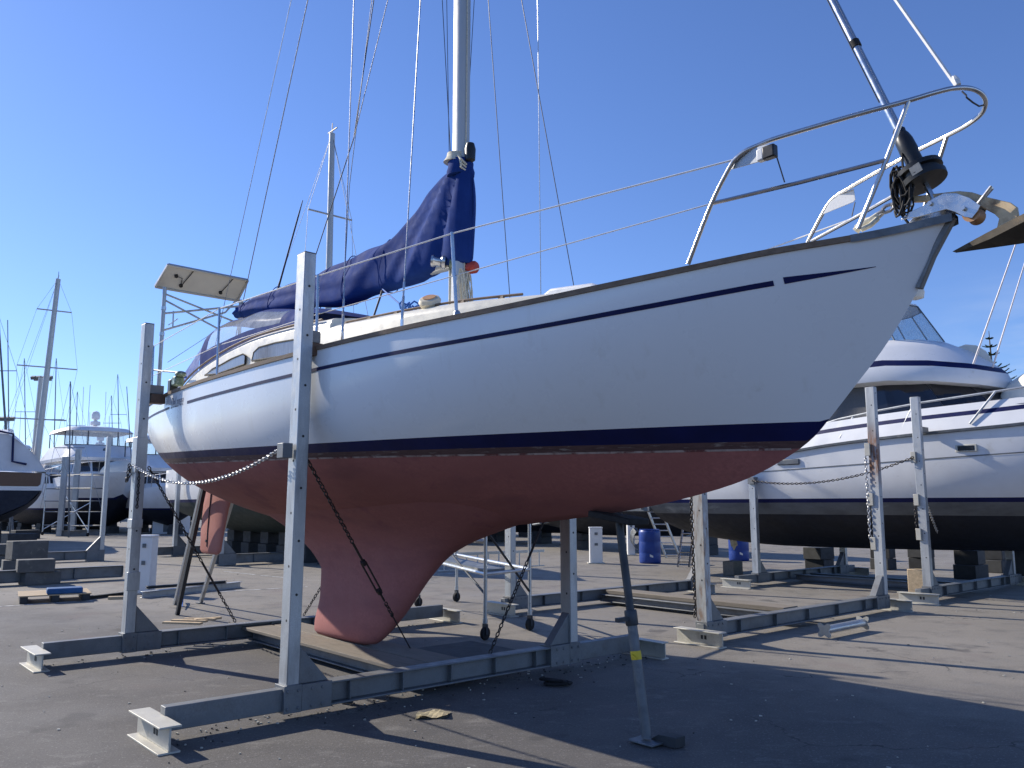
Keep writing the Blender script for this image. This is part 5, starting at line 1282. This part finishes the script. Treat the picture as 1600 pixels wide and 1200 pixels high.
# far rows
far = [(-29.0, 52, HEAD+.2, 9, 3.2, False), (-21.5, 51, HEAD, 10, 3.6, True), (-23.5, 60, HEAD-.2, 10, 3.4, False), (-35, 58, HEAD, 9.5, 3.4, True), (1.3, 37, HEAD+.05, 9.5, 3.6, False), (-5.2, 40, HEAD, 10, 3.7, True), (-30.5, 62, HEAD, 10, 3.4, True), (-37, 66, HEAD+.3, 9, 3.2, False), (-9, 52, HEAD, 11, 3.8, True), (-1.5, 47, HEAD+.15, 10, 3.6, False), (6.0, 50, HEAD-.1, 11, 3.8, True), (13.5, 47, HEAD, 10, 3.6, False)]
names = ['pale launch between the ketch and the scaffold', 'flybridge boat right of the rear post', 'low white launch behind the red-bottomed yacht stern', 'far flybridge boat behind the ketch', 'white launch with low black bottom beyond the port front post', 'flybridge boat with low black bottom seen past the keel', 'distant white flybridge boat seen through the scaffold tower', 'distant low white launch left of the scaffold tower', 'distant flybridge boat in the far row behind the keel', 'low white launch in the far row beyond the lying ladder', 'distant flybridge boat in the far row beyond the white pedestal', 'low white launch in the far row behind the blue drums']
for (x, y, a, L, B, fl), nm in zip(far, names):
    motor_yacht(nm, Vector((x, y, 0)), a, L, B, .45, 2.5, 1.5, fl, nm.replace('distant ', 'the distant ').replace('low white', 'the low white'), nb=3)
fr = bframe(Vector((4.6, 30.5, 0)), HEAD+.1)
t = thing('workboat', 'dark-hulled workboat on blocks behind the blue drum and ladder', 'workboat', (0, 0, .8), fr)
bg_parts(t, 9, 3.4, .55, 2.4, 1.7, mt='greenhull', mbt='gel_far', mbot='blackhull')
blocks_under(fr, 9, .6, 'the dark workboat', 2)
for k in range(2): part(t, 'propeller_shaft', MB().tube([(-3.2, -.6+1.2*k, 1.1), (-4.6, -.6+1.2*k, .9)], .05, 8), M['wedge'])
# thin masts of hulls hidden in the far rows
for nm, (a, b), (c, d), y, r in (('slender dark mast standing left of the flybridge yacht', (108, 770), (110, 596), 44, .06), ('faint thin mast right of the slender dark one', (134, 720), (141, 602), 60, .03), ('dark whip mast just left of the rear post', (204, 700), (198, 604), 46, .04), ('leaning mast cut by the left edge', (7, 640), (-3, 490), 44, .09), ('tall dark spar at the left edge', (14, 690), (12, 500), 50, .05), ('pale distant mast between the ketch masts and the slender dark one', (84, 720), (88, 560), 70, .07), ('short pale mast just left of the canopy', (118, 700), (121, 612), 72, .06), ('pale mast right behind the radar dome', (176, 690), (174, 618), 75, .06), ('faint mast left of the tall ketch mast', (40, 700), (38, 560), 66, .06), ('tall faint mast left of the rear post', (186, 690), (184, 585), 80, .07)):
    p, q = pd(a, b, y), pd(c, d, y); p.z = 0.0 if False else p.z
    g0_ = Vector((p.x-(q.x-p.x)*(p.z)/(q.z-p.z), y, 0))
    T = thing('bare_mast', nm, 'mast', tuple(g0_), FW, 'masts of hidden boats')
    part(T, 'spar', MB().tube([g0_, q], [r*.8, r*.5], 8), M['wedge'])
    if r > .05:
        mb = MB()
        for s_ in (-1, 1): mb.tube([q, p.lerp(q, .4)+Vector((s_*.8, 0, 0)), g0_+Vector((s_*1.6, 0, 1.5))], .01, 4)
        mb.tube([p.lerp(q, .4)+Vector((-.8, 0, 0)), p.lerp(q, .4)+Vector((.8, 0, 0))], .025, 5); part(T, 'rigging', mb, M['wire'])
def floodlight(label, px, py, y):
    q = pd(px, py, y); T = thing('floodlight_mast', label, 'floodlight mast', (q.x, y, 0), FW, 'floodlight masts')
    part(T, 'pole', MB().tube([(q.x, y, 0), (q.x, y, q.z)], [.22, .14], 8), M['galv'])
    part(T, 'crossarm', MB().bar((q.x-.75, y, q.z), (q.x+.75, y, q.z), .12, .12), M['galv'])
    for k in (-.7, -.25, .25, .7): part(T, 'lamp_head', MB().box((q.x+k, y-.2, q.z+.18), (.36, .3, .26), Matrix.Rotation(.5, 3, 'X')), M['wedge'])
floodlight('floodlight mast seen behind the big ketch mast', 67, 594, 70); floodlight('floodlight mast at the left edge of the picture', 10, 657, 80)
# site cabin and sheds
c = gp(252, 834); T = thing('site_cabin', 'small pale cabin with a dark window between the rear post and rudder', 'cabin', tuple(c), FW)
part(T, 'wall', MB().span((c.x-.55, c.y, 0), (c.x+.9, c.y+2, 2.1)), M['gel_far']); part(T, 'roof', MB().span((c.x-.65, c.y-.1, 2.101), (c.x+1.0, c.y+2.1, 2.2)), M['wedge'])
part(T, 'window', MB().span((c.x-.3, c.y-.02, 1.25), (c.x+.55, c.y+.02, 1.8)), M['darkglass']); part(T, 'door', MB().span((c.x+.1, c.y-.022, .1), (c.x+.6, c.y+.018, 1.0)), M['wedge'])
def shed(label, x0, x1, y, eave, ridge):
    T = thing('boat_shed', label, 'shed', ((x0+x1)/2, y, 0), FW, 'distant boat sheds'); d = 14
    part(T, 'wall', MB().span((x0, y, 0), (x1, y+d, eave)), M['shed'])
    part(T, 'roof', MB().prism([(x0-.4, y-.3, eave), (x0-.4, y+d/2, ridge), (x0-.4, y+d+.3, eave), (x0-.4, y+d+.3, eave-.25), (x0-.4, y-.3, eave-.25)], (0, 0, 0)).grid([[(x, y-.4, eave-.05), (x, y+d/2, ridge), (x, y+d+.4, eave-.05)] for x in (x0-.4, x1+.4)]), M['shed'])
    for k in range(3):
        xc = x0+(x1-x0)*(k+.5)/3; part(T, 'door', MB().span((xc-(x1-x0)*.12, y-.05, .02), (xc+(x1-x0)*.12, y+.02, eave*.7)), M['wedge'])
shed('long beige boat shed behind the tarped ketch', -60, -45, 90, 4.6, 6.9)
shed('low beige shed far beyond the keel of the red-bottomed yacht', -12, 16, 100, 3.4, 4.6)
# trees
def tree(label, x, y, h, w, m='leaf', seed=0, n=900):
    T = thing('tree', label, 'tree', (x, y, 0), FW, 'trees beyond the yard'); r_ = random.Random(seed)
    part(T, 'trunk', MB().tube([(x, y, 0), (x+.1, y, h*.3), (x-.1, y, h*.6)], [.22, .16, .07], 7).tube([(x, y, h*.28), (x+w*.25, y+.2, h*.55)], [.1, .04], 6).tube([(x, y, h*.33), (x-w*.25, y-.2, h*.6)], [.1, .04], 6), M['bark'])
    cl_ = [(x+r_.uniform(-.36, .36)*w, y+r_.uniform(-.36, .36)*w, h*r_.uniform(.42, .84), r_.uniform(.14, .24)*w) for _ in range(13)]
    mb = MB()
    for k in range(n):
        cx, cy, cz, cr = r_.choice(cl_); v = Vector((r_.gauss(0, 1), r_.gauss(0, 1), r_.gauss(0, .8))).normalized()*cr*r_.uniform(.55, 1.12)
        p = Vector((cx, cy, cz))+v; s_ = w*.035*r_.uniform(.7, 1.5)
        a = Vector((r_.gauss(0, 1), r_.gauss(0, 1), r_.gauss(0, 1))).normalized(); b = a.orthogonal().normalized()
        mb.add([p-a*s_, p+b*s_*.7, p+a*s_, p-b*s_*.7], [(0, 1, 2, 3)])
    part(T, 'crown', mb, M[m], smooth=0)
for k, (px, y, h, w) in enumerate([(78, 105, 8.2, 5), (92, 110, 7.6, 4.5), (102, 108, 6.6, 4), (32, 112, 6, 5), (560, 120, 4.6, 6), (900, 118, 4.4, 6), (1010, 112, 4.2, 7)]):
    tree(['dark rounded tree above the sheds, left of the scaffold', 'dark rounded tree just right of the first one above the sheds', 'small dark tree beside the slim cradle post', 'low tree behind the shrink-wrapped ketch', 'low bushy tree far behind the yacht amidships', 'low bushy tree on the green verge beyond the white pedestal', 'wide low tree on the green verge beyond the blue drum'][k], (px-800)*y/FPX, y, h, w, 'leaf' if k < 4 else 'leaf2', k)
def norfolk(px, d, ytop):
    top = pd(px, ytop, d); x, y, H_ = top.x, d, top.z
    T = thing('norfolk_pine', 'tall tiered pine rising behind the motor cruiser', 'pine tree', (x, y, 0), FW); r_ = random.Random(2)
    part(T, 'trunk', MB().tube([(x, y, 0), (x, y, H_*.6), (x, y, H_)], [.3, .16, .02], 8), M['bark'])
    mb = MB(); lev = [(13, .26), (26, .48), (39, .58), (53, .30), (62, 1.25), (72, 1.5), (83, 1.65), (96, 1.75), (110, 1.85), (128, 1.95), (148, 2.0)]
    for dpx, L in lev:
        z = H_-dpx*d/FPX; nb = 9 if dpx > 60 else 7
        for b in range(nb):
            a = 2*math.pi*b/nb+dpx; dr = Vector((math.cos(a), math.sin(a), 0)); sd = Vector((-dr.y, dr.x, 0)); LL = L*r_.uniform(.85, 1.1)
            for k in range(16):
                s_ = (k+.5)/16; c = Vector((x, y, z))+dr*LL*s_+Vector((0, 0, LL*(.30*s_*s_-.10*s_)))
                for q in (-1, 0, 1):
                    l = .16*r_.uniform(.7, 1.3)*(1.25 if dpx > 60 else .8)*(1-.35*s_); tipv = (sd*q*.9+dr*.7+Vector((0, 0, .55))).normalized()
                    wv = dr.cross(tipv).normalized()*.05 if q else sd*.05
                    mb.add([c-wv, c+wv, c+tipv*l], [(0, 1, 2)])
    part(T, 'foliage', mb, M['leaf'], smooth=0)
norfolk(1545, 62, 517)

# ------------------------------------------------------------------ ground, sky, sun, camera
m, nt, bs = newmat('asphalt')
tc = nd(nt, 'ShaderNodeTexCoord'); sx = nd(nt, 'ShaderNodeSeparateXYZ'); nt.links.new(tc.outputs['Object'], sx.inputs[0])
def vmath(op, a, b_, c=None):
    n = nd(nt, 'ShaderNodeMath', operation=op)
    for i, v in enumerate((a, b_, c)):
        if v is None: continue
        if isinstance(v, (int, float)): n.inputs[i].default_value = v
        else: nt.links.new(v, n.inputs[i])
    return n.outputs[0]
# old pale surfacing beyond a ragged seam, newer dark surfacing in front of it
seam = vmath('ADD', vmath('ADD', vmath('MULTIPLY', sx.outputs['X'], .55), vmath('MULTIPLY', sx.outputs['Y'], 1.0)), vmath('MULTIPLY', noise(nt, .35, 5, .6), 5.0))
old = ramp(nt, seam, 11.2, 13.6)
dark = mixc(nt, ramp(nt, noise(nt, .45, 5, .6), .35, .65), (.090, .084, .079), (.126, .117, .108))
pale = mixc(nt, ramp(nt, noise(nt, .30, 5, .6), .35, .65), (.238, .213, .175), (.302, .272, .228))
c1 = mixc(nt, old, dark, pale)
c2 = mixc(nt, ramp(nt, noise(nt, 1.9, 7, .68), .50, .68, 0, .5), c1, (.055, .053, .053))
c2 = mixc(nt, ramp(nt, noise(nt, 2.6, 8, .72, stretch=(1, 1.8, 1)), .55, .68, 0, .65), c2, (.24, .228, .21))
c3 = mixc(nt, ramp(nt, noise(nt, 70, 4, .8), .40, .66, 0, .6), c2, (.035, .035, .037))
c3 = mixc(nt, ramp(nt, noise(nt, 48, 2, .6), .60, .70, 0, .7), c3, (.26, .25, .24))
c5 = mixc(nt, ramp(nt, noise(nt, .8, 3, .5), .60, .72, 0, .35), c3, (.12, .075, .072))
c5 = mixc(nt, ramp(nt, noise(nt, 5.5, 7, .75), .66, .74, 0, .6), c5, (.28, .27, .26))
nv = nd(nt, 'ShaderNodeTexVoronoi', feature='DISTANCE_TO_EDGE'); nv.inputs['Scale'].default_value = .42
mv = nd(nt, 'ShaderNodeVectorMath', operation='ADD'); nz = nd(nt, 'ShaderNodeTexNoise'); nz.inputs['Scale'].default_value = 1.6; nz.inputs['Detail'].default_value = 6
nt.links.new(tc.outputs['Object'], nz.inputs['Vector']); nt.links.new(tc.outputs['Object'], mv.inputs[0]); nt.links.new(nz.outputs['Color'], mv.inputs[1]); nt.links.new(mv.outputs[0], nv.inputs['Vector'])
crk = vmath('MULTIPLY', ramp(nt, nv.outputs['Distance'], .0045, .0015), ramp(nt, noise(nt, .5, 3), .46, .56))
c5 = mixc(nt, crk, c5, (.025, .024, .024))
c5 = mixc(nt, ramp(nt, noise(nt, 1.25, 4, .5), .645, .70, 0, .62), c5, (.038, .036, .036))
nt.links.new(c5, bs.inputs['Base Color'])
nt.links.new(ramp(nt, noise(nt, 1.1, 5), .3, .7, .68, .88), bs.inputs['Roughness']); bs.inputs['Specular IOR Level'].default_value = .35
bs.inputs['Sheen Weight'].default_value = .06; bs.inputs['Sheen Roughness'].default_value = .4; bs.inputs['Sheen Tint'].default_value = (1, .94, .86, 1)
b = nd(nt, 'ShaderNodeBump'); b.inputs['Strength'].default_value = .5; b.inputs['Distance'].default_value = .008
nt.links.new(noise(nt, 85, 4, .7), b.inputs['Height']); nt.links.new(b.outputs['Normal'], bs.inputs['Normal'])
gmb = MB().add([(-900, -200, 0), (900, -200, 0), (900, 1500, 0), (-900, 1500, 0)], [(0, 1, 2, 3)])
single('ground', None, None, gmb, m, base=(0, 0, 0), frame=FW, kind='structure')
gr = mat('verge_grass', (.12, .20, .035), .9, 0, .35, 1.5)
single('grass_verge', None, None, MB().add([(4, 63, .006), (34, 63, .006), (60, 220, .006), (4, 220, .006)], [(0, 1, 2, 3)]), gr, base=(0, 0, 0), frame=FW, kind='structure')

def mixmul(nt, a, c):
    n = nd(nt, 'ShaderNodeMix', data_type='RGBA', blend_type='MULTIPLY')
    [x for x in n.inputs if x.name == 'Factor' and x.type == 'VALUE'][0].default_value = 1
    ia, ib = [[x for x in n.inputs if x.name == k and x.type == 'RGBA'][0] for k in 'AB']
    nt.links.new(a, ia); ib.default_value = (*c, 1); return [x for x in n.outputs if x.type == 'RGBA'][0]
AZ, EL = R(-58), R(31)
w = bpy.data.worlds.new('World'); scene.world = w; w.use_nodes = True
nt = w.node_tree; bg = nt.nodes['Background']
sky = nd(nt, 'ShaderNodeTexSky', sky_type='NISHITA'); sky.sun_disc = False
sky.sun_elevation = EL; sky.sun_rotation = AZ % (2*math.pi); sky.air_density = SKY_AIR; sky.dust_density = SKY_DUST; sky.ozone_density = SKY_OZ; sky.altitude = 0
nt.links.new(mixmul(nt, sky.outputs[0], SKY_TINT), bg.inputs['Color']); bg.inputs['Strength'].default_value = SKY_STR
tcw = nd(nt, 'ShaderNodeTexCoord'); sw = nd(nt, 'ShaderNodeSeparateXYZ'); nt.links.new(tcw.outputs['Generated'], sw.inputs[0])
mpw = nd(nt, 'ShaderNodeMapping'); mpw.inputs['Scale'].default_value = (3, 3, 14); nt.links.new(tcw.outputs['Generated'], mpw.inputs['Vector'])
nw = nd(nt, 'ShaderNodeTexNoise'); nw.inputs['Scale'].default_value = 2.2; nw.inputs['Detail'].default_value = 6; nt.links.new(mpw.outputs['Vector'], nw.inputs['Vector'])
def mm(a, b_):
    n = nd(nt, 'ShaderNodeMath', operation='MULTIPLY')
    for i, v in enumerate((a, b_)): nt.links.new(v, n.inputs[i])
    return n.outputs[0]
cf = mm(mm(ramp(nt, sw.outputs['Z'], .26, .14), ramp(nt, sw.outputs['X'], .42, .58)), ramp(nt, nw.outputs['Fac'], .40, .62, 0, .55))
src = bg.inputs['Color'].links[0].from_socket
nt.links.new(mixc(nt, cf, src, (6.2, 6.6, 7.2)), bg.inputs['Color'])
sl_ = bpy.data.lights.new('Sun', 'SUN'); sl_.energy = SUN_STR; sl_.angle = R(.53); sl_.color = (1, .92, .80)
so = bpy.data.objects.new('Sun', sl_); col.objects.link(so); so.location = (-30, 20, 30)
sd_ = Vector((math.sin(AZ)*math.cos(EL), math.cos(AZ)*math.cos(EL), math.sin(EL))); so.rotation_euler = sd_.to_track_quat('Z', 'Y').to_euler()
cam = bpy.data.cameras.new('Camera'); cam.sensor_width = 36; cam.lens = FPX/1600*36; cam.clip_end = 4000; cam.clip_start = .05
co = bpy.data.objects.new('Camera', cam); col.objects.link(co); co.location = (0, 0, CAMH); co.rotation_euler = (math.pi/2+PITCH, 0, 0)
scene.camera = co
vs = scene.view_settings; vs.view_transform = 'Standard'; vs.look = 'None'; vs.exposure = EXPO; vs.gamma = 1
scene.render.engine = 'CYCLES'; scene.cycles.caustics_reflective = False; scene.cycles.caustics_refractive = False; scene.cycles.max_bounces = 8; scene.cycles.transparent_max_bounces = 12
